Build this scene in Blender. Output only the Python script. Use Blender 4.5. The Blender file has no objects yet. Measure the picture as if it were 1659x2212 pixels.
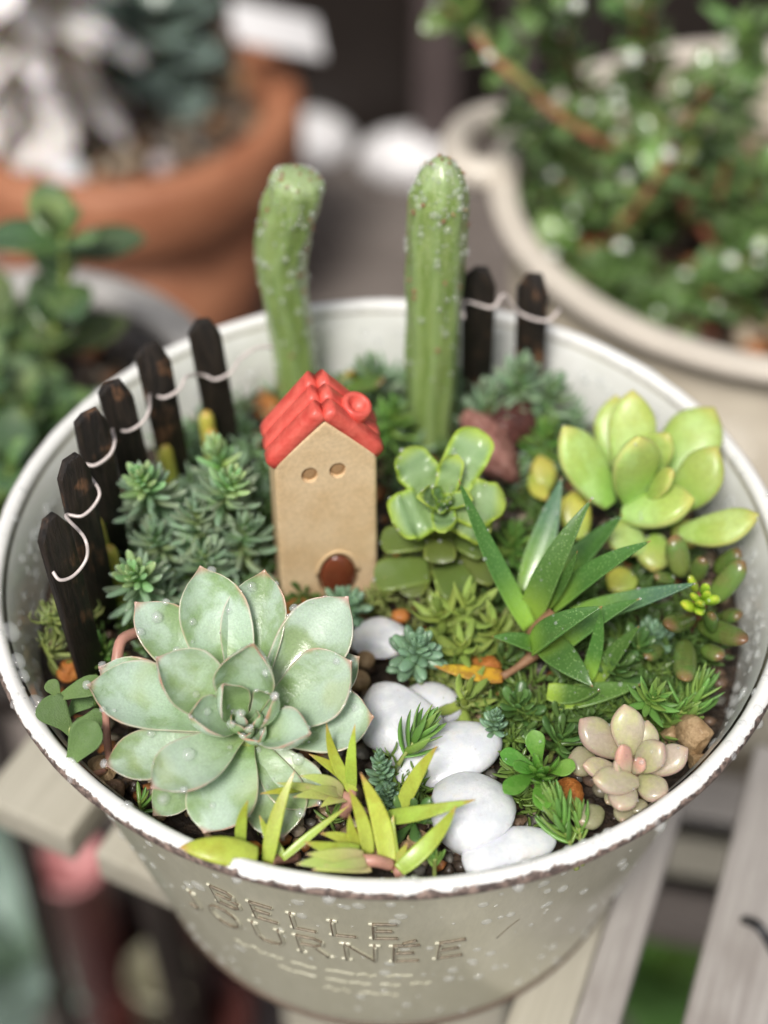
import bpy, bmesh, math, random
import numpy as np
from mathutils import Vector, Matrix, noise as mnoise

# ------------------------------------------------------------------ camera, world, sun, exposure
# everything below is written in centimetres; the last lines scale the scene to metres
random.seed(7); rng = np.random.default_rng(7)
SC = bpy.context.scene
COL = SC.collection
F = 3300.0; TH = math.radians(45.18)
CAM = np.array([-.116, -21.162, 22.27])
cd = bpy.data.cameras.new('camera'); cam = bpy.data.objects.new('camera', cd); COL.objects.link(cam)
cam.location = CAM; cam.rotation_euler = (math.pi/2 - TH, 0, 0)
cd.sensor_fit = 'HORIZONTAL'; cd.sensor_width = 36; cd.lens = 36*F/1659
cd.clip_start = 0.01; cd.clip_end = 100
cd.dof.use_dof = True; cd.dof.focus_distance = 0.274        # metres
cd.dof.aperture_fstop = (cd.lens/1000)/0.0086
SC.camera = cam
SUN_EL, SUN_AZ = math.radians(56), math.radians(200)       # azimuth the light comes from (200 = behind the viewer, a little left)
w = bpy.data.worlds.new('World'); SC.world = w; w.use_nodes = True
nt = w.node_tree
sky = nt.nodes.new('ShaderNodeTexSky'); sky.sky_type = 'NISHITA'; sky.sun_disc = False
sky.sun_elevation = SUN_EL; sky.sun_rotation = SUN_AZ; sky.dust_density = 4.0; sky.air_density = 1.0
hs = nt.nodes.new('ShaderNodeHueSaturation'); hs.inputs['Saturation'].default_value = 0.34
nt.links.new(sky.outputs[0], hs.inputs['Color']); nt.links.new(hs.outputs[0], nt.nodes['Background'].inputs[0])
nt.nodes['Background'].inputs[1].default_value = 0.095
ld = bpy.data.lights.new('sun', 'SUN'); sun = bpy.data.objects.new('sun', ld); COL.objects.link(sun)
ld.energy = 3.0; ld.angle = math.radians(15); ld.color = (1, .965, .91)
_sd = Vector((math.sin(SUN_AZ)*math.cos(SUN_EL), math.cos(SUN_AZ)*math.cos(SUN_EL), math.sin(SUN_EL)))
sun.rotation_euler = _sd.to_track_quat('Z', 'Y').to_euler()
SC.view_settings.view_transform = 'Standard'; SC.view_settings.look = 'None'
SC.view_settings.exposure = 0.10; SC.view_settings.gamma = 1.0
SC.render.engine = 'CYCLES'
SC.cycles.use_denoising = True
SC.cycles.max_bounces = 8; SC.cycles.transmission_bounces = 6; SC.cycles.diffuse_bounces = 4; SC.cycles.glossy_bounces = 3
SC.cycles.caustics_reflective = False; SC.cycles.caustics_refractive = True; SC.cycles.blur_glossy = 0.3

# ------------------------------------------------------------------ measuring helpers
_fw = np.array([0, math.cos(TH), -math.sin(TH)]); _up = np.array([0, math.sin(TH), math.cos(TH)])
def ray(px, py): return _fw + np.array([1., 0, 0])*(px-829.5)/F + _up*(1106-py)/F
def P(px, py, z=0.):
    d = ray(px, py); return CAM + d*((z-CAM[2])/d[2])
def PP(px, py, pt, n):
    d = ray(px, py); n = np.asarray(n, float); return CAM + d*(np.dot(np.asarray(pt)-CAM, n)/np.dot(d, n))
def depth(p): return float(np.dot(np.asarray(p)-CAM, _fw))
def cm(px, p): return px*depth(p)/F
def nrm(v):
    v = np.asarray(v, float); return v/max(np.linalg.norm(v), 1e-9)

# ------------------------------------------------------------------ mesh helpers
class MB:
    def __init__(s): s.v = []; s.f = []; s.a = []; s.n = 0
    def add(s, V, Fc, A=None):
        V = np.asarray(V, float); n0 = s.n
        s.v.append(V); s.n += len(V)
        if A is None: A = np.zeros((len(V), 4))
        s.a.append(np.asarray(A, float))
        s.f.extend([tuple(i+n0 for i in f) for f in Fc])
    def mesh(s, name, smooth=True):
        V = np.concatenate(s.v); me = bpy.data.meshes.new(name)
        me.from_pydata(V.tolist(), [], s.f); me.update()
        at = me.attributes.new('lf', 'FLOAT_COLOR', 'POINT')
        at.data.foreach_set('color', np.concatenate(s.a).astype(np.float32).ravel())
        if smooth: me.polygons.foreach_set('use_smooth', [True]*len(me.polygons))
        return me
def loft_faces(nr, nv, cap0=True, cap1=True, closed=True):
    f = []
    m = nv if closed else nv-1
    for i in range(nr-1):
        for j in range(m):
            k = (j+1) % nv
            f.append((i*nv+j, i*nv+k, (i+1)*nv+k, (i+1)*nv+j))
    if cap0: f.append(tuple(range(nv-1, -1, -1)))
    if cap1: f.append(tuple((nr-1)*nv+j for j in range(nv)))
    return f
def herm(x, xp, yp):
    xp = np.asarray(xp, float); yp = np.asarray(yp, float)
    m = np.gradient(yp, xp); i = np.clip(np.searchsorted(xp, x)-1, 0, len(xp)-2)
    h = xp[i+1]-xp[i]; t = (x-xp[i])/h
    return np.maximum((2*t**3-3*t**2+1)*yp[i]+(t**3-2*t**2+t)*h*m[i]+(-2*t**3+3*t**2)*yp[i+1]+(t**3-t**2)*h*m[i+1], 0.004)
PROF = {
 'ech': [(0,.34),(.15,.48),(.38,.80),(.6,1),(.76,.97),(.87,.74),(.93,.46),(.965,.2),(.987,.07),(1,.015)],
 'lance': [(0,.75),(.1,.92),(.3,1),(.55,.82),(.8,.45),(.93,.17),(.98,.06),(1,.01)],
 'needle': [(0,.5),(.15,.9),(.5,1),(.8,.85),(.94,.5),(1,.06)],
 'plump': [(0,.35),(.2,.74),(.5,1),(.70,.94),(.85,.64),(.94,.31),(.98,.12),(1,.03)],
 'bean': [(0,.3),(.1,.7),(.3,.96),(.6,1),(.84,.8),(.94,.5),(1,.05)],
 'spoon': [(0,.3),(.25,.42),(.5,.75),(.72,1),(.88,.85),(.96,.48),(1,.06)],
 'square': [(0,.72),(.2,.86),(.5,.98),(.75,1),(.9,.84),(.97,.48),(1,.12)],
 'grass': [(0,.7),(.2,.95),(.45,1),(.7,.75),(.88,.4),(.97,.13),(1,.02)],
 'oval': [(0,.12),(.1,.45),(.3,.85),(.5,1),(.7,.9),(.87,.6),(.96,.28),(1,.03)],
}
def leaf_verts(W, T, prof, bend=0., cup=0., keel=.6, nu=14, nv=14, flat=1., wave=0., side=0., seed=0, twist=0., tk=None):
    """unit leaf from (0,0,0) to (1,0,0); W,T full width and thickness relative to the length"""
    t = np.linspace(0, 1, nu+1); u = .35*t + .65*(1-np.cos(math.pi*t))/2
    xs, ys = zip(*PROF[prof]); wv = herm(u, xs, ys)*W/2
    th_ = (herm(u, *zip(*(tk or [(0,.75),(.2,.95),(.5,1),(.8,.72),(.95,.3),(1,.04)]))))*T/2
    r = np.random.default_rng(seed)
    ang = bend*(u-.5)*2; dx = np.cos(ang); dz = np.sin(ang); du = np.diff(u)
    cx = np.concatenate([[0], np.cumsum((dx[1:]+dx[:-1])/2*du)]); cz = np.concatenate([[0], np.cumsum((dz[1:]+dz[:-1])/2*du)])
    ca = math.atan2(cz[-1], cx[-1]); L = math.hypot(cx[-1], cz[-1])
    X = (cx*math.cos(ca)+cz*math.sin(ca))/L; Z = (-cx*math.sin(ca)+cz*math.cos(ca))/L; ang = ang-ca
    lat = side*np.sin(u*math.pi)
    ph = np.linspace(0, 2*math.pi, nv, endpoint=False)+math.pi/nv
    c, s_ = np.cos(ph), np.sin(ph)
    V = np.zeros((nu+1, nv, 3)); A = np.zeros((nu+1, nv, 4))
    p1, p2 = r.uniform(0, 6.28, 2)
    for i in range(nu+1):
        y = wv[i]*np.sign(c)*np.abs(c)**.9
        zt = np.where(s_ > 0, th_[i]*(1-keel)*2*.5*flat, th_[i]*(1+keel)*.5*1.2)
        z = zt*np.sign(s_)*np.abs(s_)**.85 + cup*wv[i]*c**2
        if wave: z = z + wave*W*np.sin(u[i]*9+p1+c*1.5)*np.abs(c)**2*.5 + wave*W*.3*np.sin(u[i]*21+p2)*np.abs(c)
        if twist:
            a = twist*(u[i]-.2); y, z = y*math.cos(a)-z*math.sin(a), y*math.sin(a)+z*math.cos(a)
        V[i, :, 0] = X[i]-z*math.sin(ang[i]); V[i, :, 1] = y+lat[i]; V[i, :, 2] = Z[i]+z*math.cos(ang[i])
        A[i, :, 0] = u[i]; A[i, :, 1] = np.abs(c); A[i, :, 2] = r.random() if i == 0 else A[0, 0, 2]; A[i, :, 3] = (s_ > 0)
    return V.reshape(-1, 3), A.reshape(-1, 4)
def leaf_mesh(name, L, W, T, prof, **k):
    nu = k.get('nu', 14); nv = k.get('nv', 14)
    V, A = leaf_verts(W/L, T/L, prof, **k)
    m = MB(); m.add(V*L, loft_faces(nu+1, nv), A); return m.mesh(name)
def frame(base, tip, up):
    d = nrm(np.asarray(tip)-base); z = np.asarray(up, float)-np.dot(up, d)*d
    if np.linalg.norm(z) < 1e-4: z = np.cross(d, [1, 0, 0])
    z = nrm(z); y = np.cross(z, d)
    return Matrix(((d[0], y[0], z[0], base[0]), (d[1], y[1], z[1], base[1]), (d[2], y[2], z[2], base[2]), (0, 0, 0, 1)))
def tube(mb, pts, rad, nv=8, u0=0., rnd=0., closed_ends=True):
    pts = np.asarray(pts, float); n = len(pts); rad = np.broadcast_to(np.asarray(rad, float), (n,))
    tan = np.gradient(pts, axis=0); V = []; A = []
    ref = np.array([0.13, 0.31, .94]) if abs(nrm(tan[0])[2]) < .9 else np.array([1., .1, 0])
    a = nrm(np.cross(nrm(tan[0]), ref))
    for i in range(n):
        t = nrm(tan[i]); a = nrm(a-np.dot(a, t)*t); b = np.cross(t, a)
        for j in range(nv):
            p = 2*math.pi*j/nv
            V.append(pts[i]+rad[i]*(math.cos(p)*a+math.sin(p)*b)); A.append((i/(n-1), j/nv, rnd, 1))
    mb.add(V, loft_faces(n, nv, closed_ends, closed_ends), A)
def spline(pts, n=20):
    pts = np.asarray(pts, float); t = np.linspace(0, 1, len(pts)); x = np.linspace(0, 1, n)
    out = []
    for k in range(pts.shape[1]):
        m = np.gradient(pts[:, k], t); i = np.clip(np.searchsorted(t, x)-1, 0, len(t)-2); h = t[i+1]-t[i]; q = (x-t[i])/h
        y = pts[:, k]
        out.append((2*q**3-3*q**2+1)*y[i]+(q**3-2*q**2+q)*h*m[i]+(-2*q**3+3*q**2)*y[i+1]+(q**3-q**2)*h*m[i+1])
    return np.stack(out, 1)
def lathe(mb, prof, nv=96, center=(0, 0), closed=False):
    prof = list(prof); n = len(prof); V = []; A = []
    for i, (r, z) in enumerate(prof):
        for j in range(nv):
            p = 2*math.pi*j/nv
            V.append((center[0]+r*math.cos(p), center[1]+r*math.sin(p), z)); A.append((i/max(n-1, 1), j/nv, 0, 1))
    f = loft_faces(n, nv, False, False)
    if closed: f += [((n-1)*nv+j, (n-1)*nv+(j+1) % nv, (j+1) % nv, j) for j in range(nv)]
    mb.add(V, f, A)
_ico = {}
def ico(sub):
    if sub not in _ico:
        bm = bmesh.new(); bmesh.ops.create_icosphere(bm, subdivisions=sub, radius=1)
        bm.verts.ensure_lookup_table()
        _ico[sub] = (np.array([v.co[:] for v in bm.verts]), [tuple(v.index for v in f.verts) for f in bm.faces]); bm.free()
    return _ico[sub]
def stone(name, sx, sy, sz, seed, rough=.18, sub=3, freq=1.1, pit=0., soft=1., cuts=0):
    V, Fc = ico(sub); V = V.copy(); o = Vector((seed*7.3, seed*3.1, seed*1.7)); r = random.Random(seed)
    for c in range(cuts):                               # broken faces of an angular stone
        n = nrm([r.gauss(0, 1) for _ in range(3)]); d = r.uniform(.5, .75)
        k = V@n; V = V-np.outer(np.maximum(k-d, 0)*soft, n)
    for i, p in enumerate(V):
        q = Vector(p)*freq+o
        k = 1+rough*mnoise.noise(q)+rough*.4*mnoise.noise(q*2.6)
        if pit: k += pit*(mnoise.noise(q*6)+.7*mnoise.noise(q*13))
        V[i] = p*k
    V *= np.array([sx, sy, sz])
    m = MB(); m.add(V, Fc, np.c_[np.linspace(0, 1, len(V)), np.zeros(len(V)), np.full(len(V), r.random()), np.ones(len(V))]); return m.mesh(name)
def box_verts(x0, x1, y0, y1, z0, z1):
    V = [(x, y, z) for z in (z0, z1) for y in (y0, y1) for x in (x0, x1)]
    return V, [(0, 2, 3, 1), (4, 5, 7, 6), (0, 1, 5, 4), (2, 6, 7, 3), (0, 4, 6, 2), (1, 3, 7, 5)]
def bevel(me, off, seg=2, ang=.5):
    bm = bmesh.new(); bm.from_mesh(me)
    ed = [e for e in bm.edges if len(e.link_faces) == 2 and e.calc_face_angle() > ang]
    bmesh.ops.bevel(bm, geom=ed, offset=off, segments=seg, profile=.6, affect='EDGES', clamp_overlap=True)
    bm.to_mesh(me); bm.free(); me.polygons.foreach_set('use_smooth', [True]*len(me.polygons)); return me
def fixnormals(me):
    bm = bmesh.new(); bm.from_mesh(me); bmesh.ops.recalc_face_normals(bm, faces=bm.faces); bm.to_mesh(me); bm.free(); return me

# ------------------------------------------------------------------ object helpers
WM = {}
def obj(name, me, mat, parent=None, M=None):
    o = bpy.data.objects.new(name, me); COL.objects.link(o)
    if me is not None and mat is not None and not me.materials: me.materials.append(mat)
    M = M if M is not None else (WM[parent.name] if parent else Matrix())
    if parent:
        o.parent = parent; o.matrix_basis = WM[parent.name].inverted() @ M
    else: o.matrix_basis = M
    WM[o.name] = M.copy(); return o
def tag(o, label=None, cat=None, group=None, kind=None):
    if label: o['label'] = label
    if cat: o['category'] = cat
    if group: o['group'] = group
    if kind: o['kind'] = kind
    return o
def thing(name, loc, label, cat, group=None):
    o = bpy.data.objects.new(name, None); COL.objects.link(o); o.empty_display_size = .2
    o.location = loc; WM[o.name] = Matrix.Translation(Vector(loc)); return tag(o, label, cat, group)
T3 = lambda p: Matrix.Translation(Vector(p))

# ------------------------------------------------------------------ materials
class NT:
    def __init__(s, name):
        s.m = bpy.data.materials.new(name); s.m.use_nodes = True; s.t = s.m.node_tree; s.n = s.t.nodes; s.l = s.t.links
        s.b = s.n['Principled BSDF']; s._co = None
    def new(s, t, **k):
        n = s.n.new(t)
        for a, v in k.items(): setattr(n, a, v)
        return n
    def inp(s, sock, v):
        if v is None: return
        if hasattr(v, 'is_output') or isinstance(v, bpy.types.NodeSocket): s.l.new(v, sock)
        else:
            if isinstance(v, tuple) and len(v) == 3 and sock.type == 'RGBA': v = (*v, 1)
            sock.default_value = v
    def co(s, rnd=True):
        """object coordinates in centimetres, shifted at random per object"""
        if s._co is None:
            tc = s.new('ShaderNodeTexCoord'); v = s.new('ShaderNodeVectorMath', operation='SCALE'); v.inputs[3].default_value = 100.
            s.l.new(tc.outputs['Object'], v.inputs[0]); out = v.outputs[0]
            if rnd:
                oi = s.new('ShaderNodeObjectInfo'); m = s.new('ShaderNodeMath', operation='MULTIPLY'); m.inputs[1].default_value = 37.
                s.l.new(oi.outputs['Random'], m.inputs[0]); a = s.new('ShaderNodeVectorMath', operation='ADD')
                s.l.new(out, a.inputs[0]); s.l.new(m.outputs[0], a.inputs[1]); out = a.outputs[0]
            s._co = out
        return s._co
    def noise(s, scale, detail=3, rough=.55, vec=None, stretch=None, dist=0.):
        n = s.new('ShaderNodeTexNoise'); v = vec or s.co()
        if stretch:
            mp = s.new('ShaderNodeVectorMath', operation='MULTIPLY'); s.l.new(v, mp.inputs[0]); mp.inputs[1].default_value = stretch; v = mp.outputs[0]
        s.l.new(v, n.inputs['Vector']); n.inputs['Scale'].default_value = scale; n.inputs['Detail'].default_value = detail
        n.inputs['Roughness'].default_value = rough; n.inputs['Distortion'].default_value = dist; return n.outputs[0]
    def voro(s, scale, feature='F1', vec=None):
        n = s.new('ShaderNodeTexVoronoi', feature=feature); s.l.new(vec or s.co(), n.inputs['Vector']); n.inputs['Scale'].default_value = scale; return n.outputs['Distance']
    def ramp(s, v, stops, mode='LINEAR'):
        r = s.new('ShaderNodeValToRGB'); r.color_ramp.interpolation = mode; e = r.color_ramp.elements
        while len(e) < len(stops): e.new(.5)
        for k, (p, c) in enumerate(stops):
            e[k].position = p; e[k].color = (c, c, c, 1) if isinstance(c, (int, float)) else (*c, 1)
        s.inp(r.inputs[0], v); return r.outputs[0]
    def mr(s, v, a, b, c=0., d=1.):
        m = s.new('ShaderNodeMapRange', interpolation_type='SMOOTHSTEP'); s.inp(m.inputs[0], v)
        for k, x in enumerate((a, b, c, d)): m.inputs[k+1].default_value = x
        return m.outputs[0]
    def math(s, op, a, b=None):
        m = s.new('ShaderNodeMath', operation=op); s.inp(m.inputs[0], a); s.inp(m.inputs[1], b); return m.outputs[0]
    def mix(s, f, a, b, mode='MIX'):
        m = s.new('ShaderNodeMix', data_type='RGBA', blend_type=mode); s.inp(m.inputs[0], f); s.inp(m.inputs[6], a); s.inp(m.inputs[7], b); return m.outputs[2]
    def attr(s):
        a = s.new('ShaderNodeAttribute', attribute_name='lf'); sp = s.new('ShaderNodeSeparateColor'); s.l.new(a.outputs['Color'], sp.inputs[0])
        return sp.outputs[0], sp.outputs[1], sp.outputs[2], a.outputs['Alpha']
    def bump(s, h, strength, dist_cm):
        b = s.new('ShaderNodeBump'); b.inputs['Strength'].default_value = strength; b.inputs['Distance'].default_value = dist_cm*.01
        s.inp(b.inputs['Height'], h)
        if s.b.inputs['Normal'].links: s.l.new(s.b.inputs['Normal'].links[0].from_socket, b.inputs['Normal'])
        s.l.new(b.outputs[0], s.b.inputs['Normal'])
    def set(s, color=None, rough=None, sss=None, coat=None, spec=None, metal=None, trans=None, ior=None, coatr=None, sssr=.25):
        I = s.b.inputs
        s.inp(I['Base Color'], color); s.inp(I['Roughness'], rough); s.inp(I['Specular IOR Level'], spec); s.inp(I['Metallic'], metal)
        s.inp(I['Coat Weight'], coat); s.inp(I['Coat Roughness'], coatr); s.inp(I['Transmission Weight'], trans); s.inp(I['IOR'], ior)
        if sss:
            I['Subsurface Weight'].default_value = sss; I['Subsurface Radius'].default_value = (.5, 1., .25); I['Subsurface Scale'].default_value = sssr*.01
        return s.m
    def vary(s, col, dv=.12, dh=.02):
        oi = s.new('ShaderNodeObjectInfo'); h = s.new('ShaderNodeHueSaturation'); s.inp(h.inputs['Color'], col)
        s.inp(h.inputs['Value'], s.mr(oi.outputs['Random'], 0, 1, 1-dv, 1+dv)); 
        r2 = s.math('FRACT', s.math('MULTIPLY', oi.outputs['Random'], 17.)); s.inp(h.inputs['Hue'], s.mr(r2, 0, 1, .5-dh, .5+dh))
        return h.outputs[0]
def leaf_mat(name, base, mid, tip=None, edge=None, mott=None, mscale=3., spots=None, sscale=14., rough=.4, sss=.12, bmp=.3, grad=(.05, .75), coat=.25, tip_at=.88, edge_at=.9, dv=.1, dh=.012, spotr=(.12, .3), tipamt=.8, edgeamt=.7):
    n = NT(name); u, e, r, a = n.attr()
    c = n.mix(n.mr(u, *grad), base, mid)
    nz = n.noise(mscale, 4, .6)
    if mott: c = n.mix(n.math('MULTIPLY', n.mr(nz, .42, .62), mott[1]), c, mott[0])
    fine = n.noise(mscale*9, 3, .6); c = n.mix(.35, c, n.mix(1., c, n.ramp(fine, [(.3, .72), (.7, 1.25)]), 'MULTIPLY'))
    h = fine
    if spots:
        v = n.voro(sscale); k = n.mr(v, spotr[0], spotr[1], 1, 0); c = n.mix(n.math('MULTIPLY', k, .7), c, spots); h = n.math('ADD', n.math('MULTIPLY', fine, .4), k)
    if edge: c = n.mix(n.math('MULTIPLY', n.mr(e, edge_at, 1.0), edgeamt), c, edge)
    if tip: c = n.mix(n.math('MULTIPLY', n.mr(u, tip_at, 1.0), tipamt), c, tip)
    c = n.vary(c, dv, dh)
    ro = n.mr(nz, .35, .65, rough*.7, rough*1.25)
    n.bump(h, bmp, .02)
    return n.set(c, ro, sss=sss, coat=coat*.6, coatr=.12, spec=.38)
M = {}
# the big rosette: powdery bloom with washed-off wet patches
n = NT('powdery_leaf'); u, e, r, a = n.attr()
nz = n.noise(1.0, 4, .5, dist=.3); patch = n.mr(nz, .38, .58)
c = n.mix(n.mr(u, .0, .7), (.21, .34, .10), (.26, .37, .17)); bloom = n.mix(n.mr(u, 0, .8), (.33, .47, .24), (.46, .58, .46))
c = n.mix(patch, c, bloom); fine = n.noise(26, 4, .65)
c = n.mix(.5, c, n.mix(1., c, n.ramp(fine, [(.3, .74), (.7, 1.2)]), 'MULTIPLY'))
yel = n.mr(n.noise(.8, 2), .55, .75); c = n.mix(n.math('MULTIPLY', yel, .35), c, (.46, .52, .20))
c = n.mix(n.math('MULTIPLY', n.mr(e, .90, 1.), .6), c, (.62, .50, .40)); blush = n.noise(2.2, 2)
c = n.mix(n.math('MULTIPLY', n.math('MULTIPLY', n.mr(e, .82, 1.), n.mr(u, .5, .95)), n.mr(blush, .45, .7)), c, (.55, .25, .17))
c = n.mix(n.math('MULTIPLY', n.mr(u, .93, .99), .7), c, (.50, .22, .17))
n.bump(fine, .3, .02); n.bump(nz, .8, .12)
M['ech'] = n.set(n.vary(c, .07, .008), n.mr(patch, 0, 1, .16, .36), sss=.1, coat=n.mr(n.noise(.7, 2), .4, .6, .15, 1.), coatr=.1)
M['haw'] = leaf_mat('spotted_dark_leaf', (.28, .44, .06), (.075, .165, .035), tip=(.42, .16, .08), edge=(.17, .30, .08), spots=(.22, .36, .11), sscale=17, grad=(.0, .42), rough=.33, sss=.08, tip_at=.95, dv=.14, edgeamt=.5, edge_at=.93, spotr=(.14, .34))
M['haw2'] = leaf_mat('greyish_wet_leaf', (.20, .34, .06), (.09, .18, .10), tip=(.4, .2, .1), spots=(.25, .38, .18), sscale=15, rough=.25, tip_at=.95)
M['yell'] = leaf_mat('withered_leaf', (.58, .30, .03), (.62, .42, .04), tip=(.30, .08, .03), mott=((.30, .13, .03), .8), mscale=5, rough=.4, tip_at=.85)
M['cras'] = leaf_mat('felted_lime_leaf', (.26, .38, .13), (.22, .34, .15), edge=(.33, .47, .04), edge_at=.62, edgeamt=.95, tip=(.36, .48, .05), tip_at=.75, mscale=4, rough=.42, sss=.15, bmp=.8, coat=.4)
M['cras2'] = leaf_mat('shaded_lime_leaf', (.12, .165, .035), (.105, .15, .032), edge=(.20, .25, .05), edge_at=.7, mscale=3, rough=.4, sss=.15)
M['pach'] = leaf_mat('plump_lime_leaf', (.28, .45, .09), (.38, .47, .115), tip=(.55, .46, .12), edge=(.58, .60, .20), edge_at=.9, mott=((.46, .62, .24), .6), mscale=1.2, rough=.42, sss=.3, bmp=.12, tip_at=.82, tipamt=.65, coat=.2)
M['pach2'] = leaf_mat('yellowed_plump_leaf', (.36, .42, .08), (.46, .42, .08), tip=(.5, .32, .08), mscale=1.5, rough=.4, sss=.25, bmp=.15)
M['bean'] = leaf_mat('bean_leaf', (.12, .22, .04), (.11, .19, .045), tip=(.26, .08, .06), tip_at=.8, tipamt=.6, mott=((.18, .13, .05), .35), mscale=2, rough=.25, sss=.2, bmp=.15, coat=.5, dv=.2)
M['beang'] = leaf_mat('young_bean_leaf', (.32, .52, .05), (.38, .55, .05), tip=(.45, .48, .05), rough=.25, sss=.25, bmp=.1, coat=.5)
M['grap'] = leaf_mat('rosy_plump_leaf', (.40, .345, .235), (.46, .39, .305), tip=(.52, .33, .27), edge=(.56, .38, .33), edge_at=.85, mott=((.46, .46, .20), .6), mscale=1.6, rough=.32, sss=.3, bmp=.12, tip_at=.8, tipamt=.6, coat=.4)
M['grapb'] = leaf_mat('rosy_bud_leaf', (.55, .48, .34), (.66, .36, .30), rough=.35, sss=.3, bmp=.1)
M['grapo'] = leaf_mat('olive_plump_leaf', (.30, .30, .16), (.34, .32, .20), tip=(.45, .30, .22), rough=.3, sss=.2, bmp=.1, coat=.5)
M['ros'] = leaf_mat('glossy_green_leaf', (.14, .32, .05), (.12, .30, .045), mott=((.20, .38, .08), .6), mscale=3, rough=.28, sss=.15, bmp=.25, coat=.5)
M['grass'] = leaf_mat('yellow_green_leaf', (.35, .44, .07), (.36, .395, .05), tip=(.52, .24, .10), tip_at=.82, mott=((.42, .56, .08), .6), mscale=2.5, rough=.36, sss=.22, bmp=.15, dv=.12, dh=.015)
M['grassp'] = leaf_mat('pale_bud_leaf', (.52, .48, .22), (.42, .50, .13), tip=(.60, .38, .24), tip_at=.88, rough=.36, sss=.22, bmp=.15)
M['blue'] = leaf_mat('bluish_needle', (.20, .31, .12), (.245, .34, .215), tip=(.27, .34, .25), mscale=6, rough=.45, sss=.1, bmp=.15, dv=.25, dh=.03, coat=.15)
M['blueg'] = leaf_mat('young_bluish_needle', (.27, .45, .11), (.29, .45, .20), mscale=6, rough=.42, sss=.15, bmp=.15, dv=.2, dh=.03, coat=.2)
M['green'] = leaf_mat('green_needle', (.17, .31, .06), (.16, .29, .065), mscale=5, rough=.38, sss=.12, bmp=.15, dv=.2, dh=.02)
M['dark'] = leaf_mat('dark_spoon_leaf', (.10, .19, .04), (.085, .165, .045), mscale=4, rough=.35, sss=.1, bmp=.2, dv=.2)
M['teal'] = leaf_mat('teal_needle', (.16, .26, .11), (.16, .27, .165), mscale=6, rough=.4, sss=.1, bmp=.15, dv=.2, coat=.3)
M['ygreen'] = leaf_mat('yellowish_green_leaf', (.26, .34, .07), (.27, .36, .085), mscale=4, rough=.4, sss=.12, bmp=.2, dv=.2)
M['moss'] = leaf_mat('pale_moss_leaf', (.20, .26, .065), (.25, .30, .10), rough=.5, sss=.15, bmp=.1, dv=.2)
M['fuzz'] = leaf_mat('fuzzy_leaf', (.13, .21, .065), (.11, .18, .06), mscale=4, rough=.75, sss=.1, bmp=.9, coat=0., dv=.1)
M['plant'] = leaf_mat('glossy_shrub_leaf', (.13, .22, .05), (.135, .23, .06), mott=((.27, .38, .18), .6), mscale=1, rough=.22, sss=.1, bmp=.1, coat=.7, dv=.35, dh=.02)
M['budwhite'] = leaf_mat('pale_wet_bud', (.80, .84, .74), (.86, .88, .82), rough=.15, coat=1., bmp=.1, dv=.1)  # white for the balls added on the twigs as highlights
M['left'] = leaf_mat('round_leaf', (.09, .16, .05), (.09, .15, .075), mott=((.20, .27, .07), .5), mscale=.5, rough=.3, sss=.12, bmp=.1, coat=.5, dv=.3, dh=.02)
M['glau'] = leaf_mat('glaucous_leaf', (.10, .16, .10), (.20, .27, .23), mscale=.5, rough=.4, sss=.1, bmp=.1, coat=.3, dv=.3)
M['wool'] = leaf_mat('white_felt_leaf', (.80, .72, .60), (.93, .90, .86), mscale=.8, rough=.8, sss=.5, bmp=.6, coat=0., dv=.08)
def simple(name, col, rough=.5, nscale=3, amt=.5, lo=.7, hi=1.25, bmp=.3, bd=.03, sss=None, coat=None, metal=None, stretch=None):
    n = NT(name); nz = n.noise(nscale, 5, .62, stretch=stretch)
    c = n.mix(amt, col, n.mix(1., col, n.ramp(nz, [(.3, lo), (.7, hi)]), 'MULTIPLY'))
    if bmp: n.bump(nz, bmp, bd)
    return n.set(c, rough, sss=sss, coat=coat, metal=metal)
M['stem'] = simple('pink_stem', (.50, .26, .20), .4, 4, bmp=.2, sss=.15)
M['gstem'] = simple('green_stem', (.30, .36, .10), .4, 4, bmp=.2)
M['bstem'] = simple('brown_stem', (.28, .15, .08), .6, 6)
M['rstem'] = simple('red_stem', (.40, .15, .09), .4, 2)
# water
n = NT('water'); n.set((.95, .97, .97), .02, trans=.55, ior=1.33, coat=1., coatr=.0, spec=.8)
tr = n.new('ShaderNodeBsdfTransparent'); ms = n.new('ShaderNodeMixShader'); ms.inputs[0].default_value = .36
n.l.new(tr.outputs[0], ms.inputs[1]); n.l.new(n.b.outputs[0], ms.inputs[2]); n.l.new(ms.outputs[0], n.n['Material Output'].inputs[0]); M['water'] = n.m
# enamel pot
n = NT('cream_enamel'); nz = n.noise(1.2, 4, .6, stretch=(1, 1, .25)); f2 = n.noise(9, 4, .7, stretch=(1, 1, .2))
c = n.mix(n.mr(nz, .35, .7), (.53, .51, .385), (.58, .56, .435)); c = n.mix(.5, c, n.mix(1., c, n.ramp(f2, [(.35, .86), (.7, 1.08)]), 'MULTIPLY'))
geo = n.new('ShaderNodeSeparateXYZ'); n.l.new(n.co(False) if n._co is None else n._co, geo.inputs[0])
n.bump(f2, .25, .02); M['enamel'] = n.set(c, .33, coat=.3, coatr=.1)
n = NT('white_enamel'); n.co(False); nz = n.noise(1.5, 3); M['white_enamel'] = n.set(n.mix(n.mr(nz, .4, .7), (.74, .74, .70), (.80, .80, .77)), .22, coat=.4)
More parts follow.
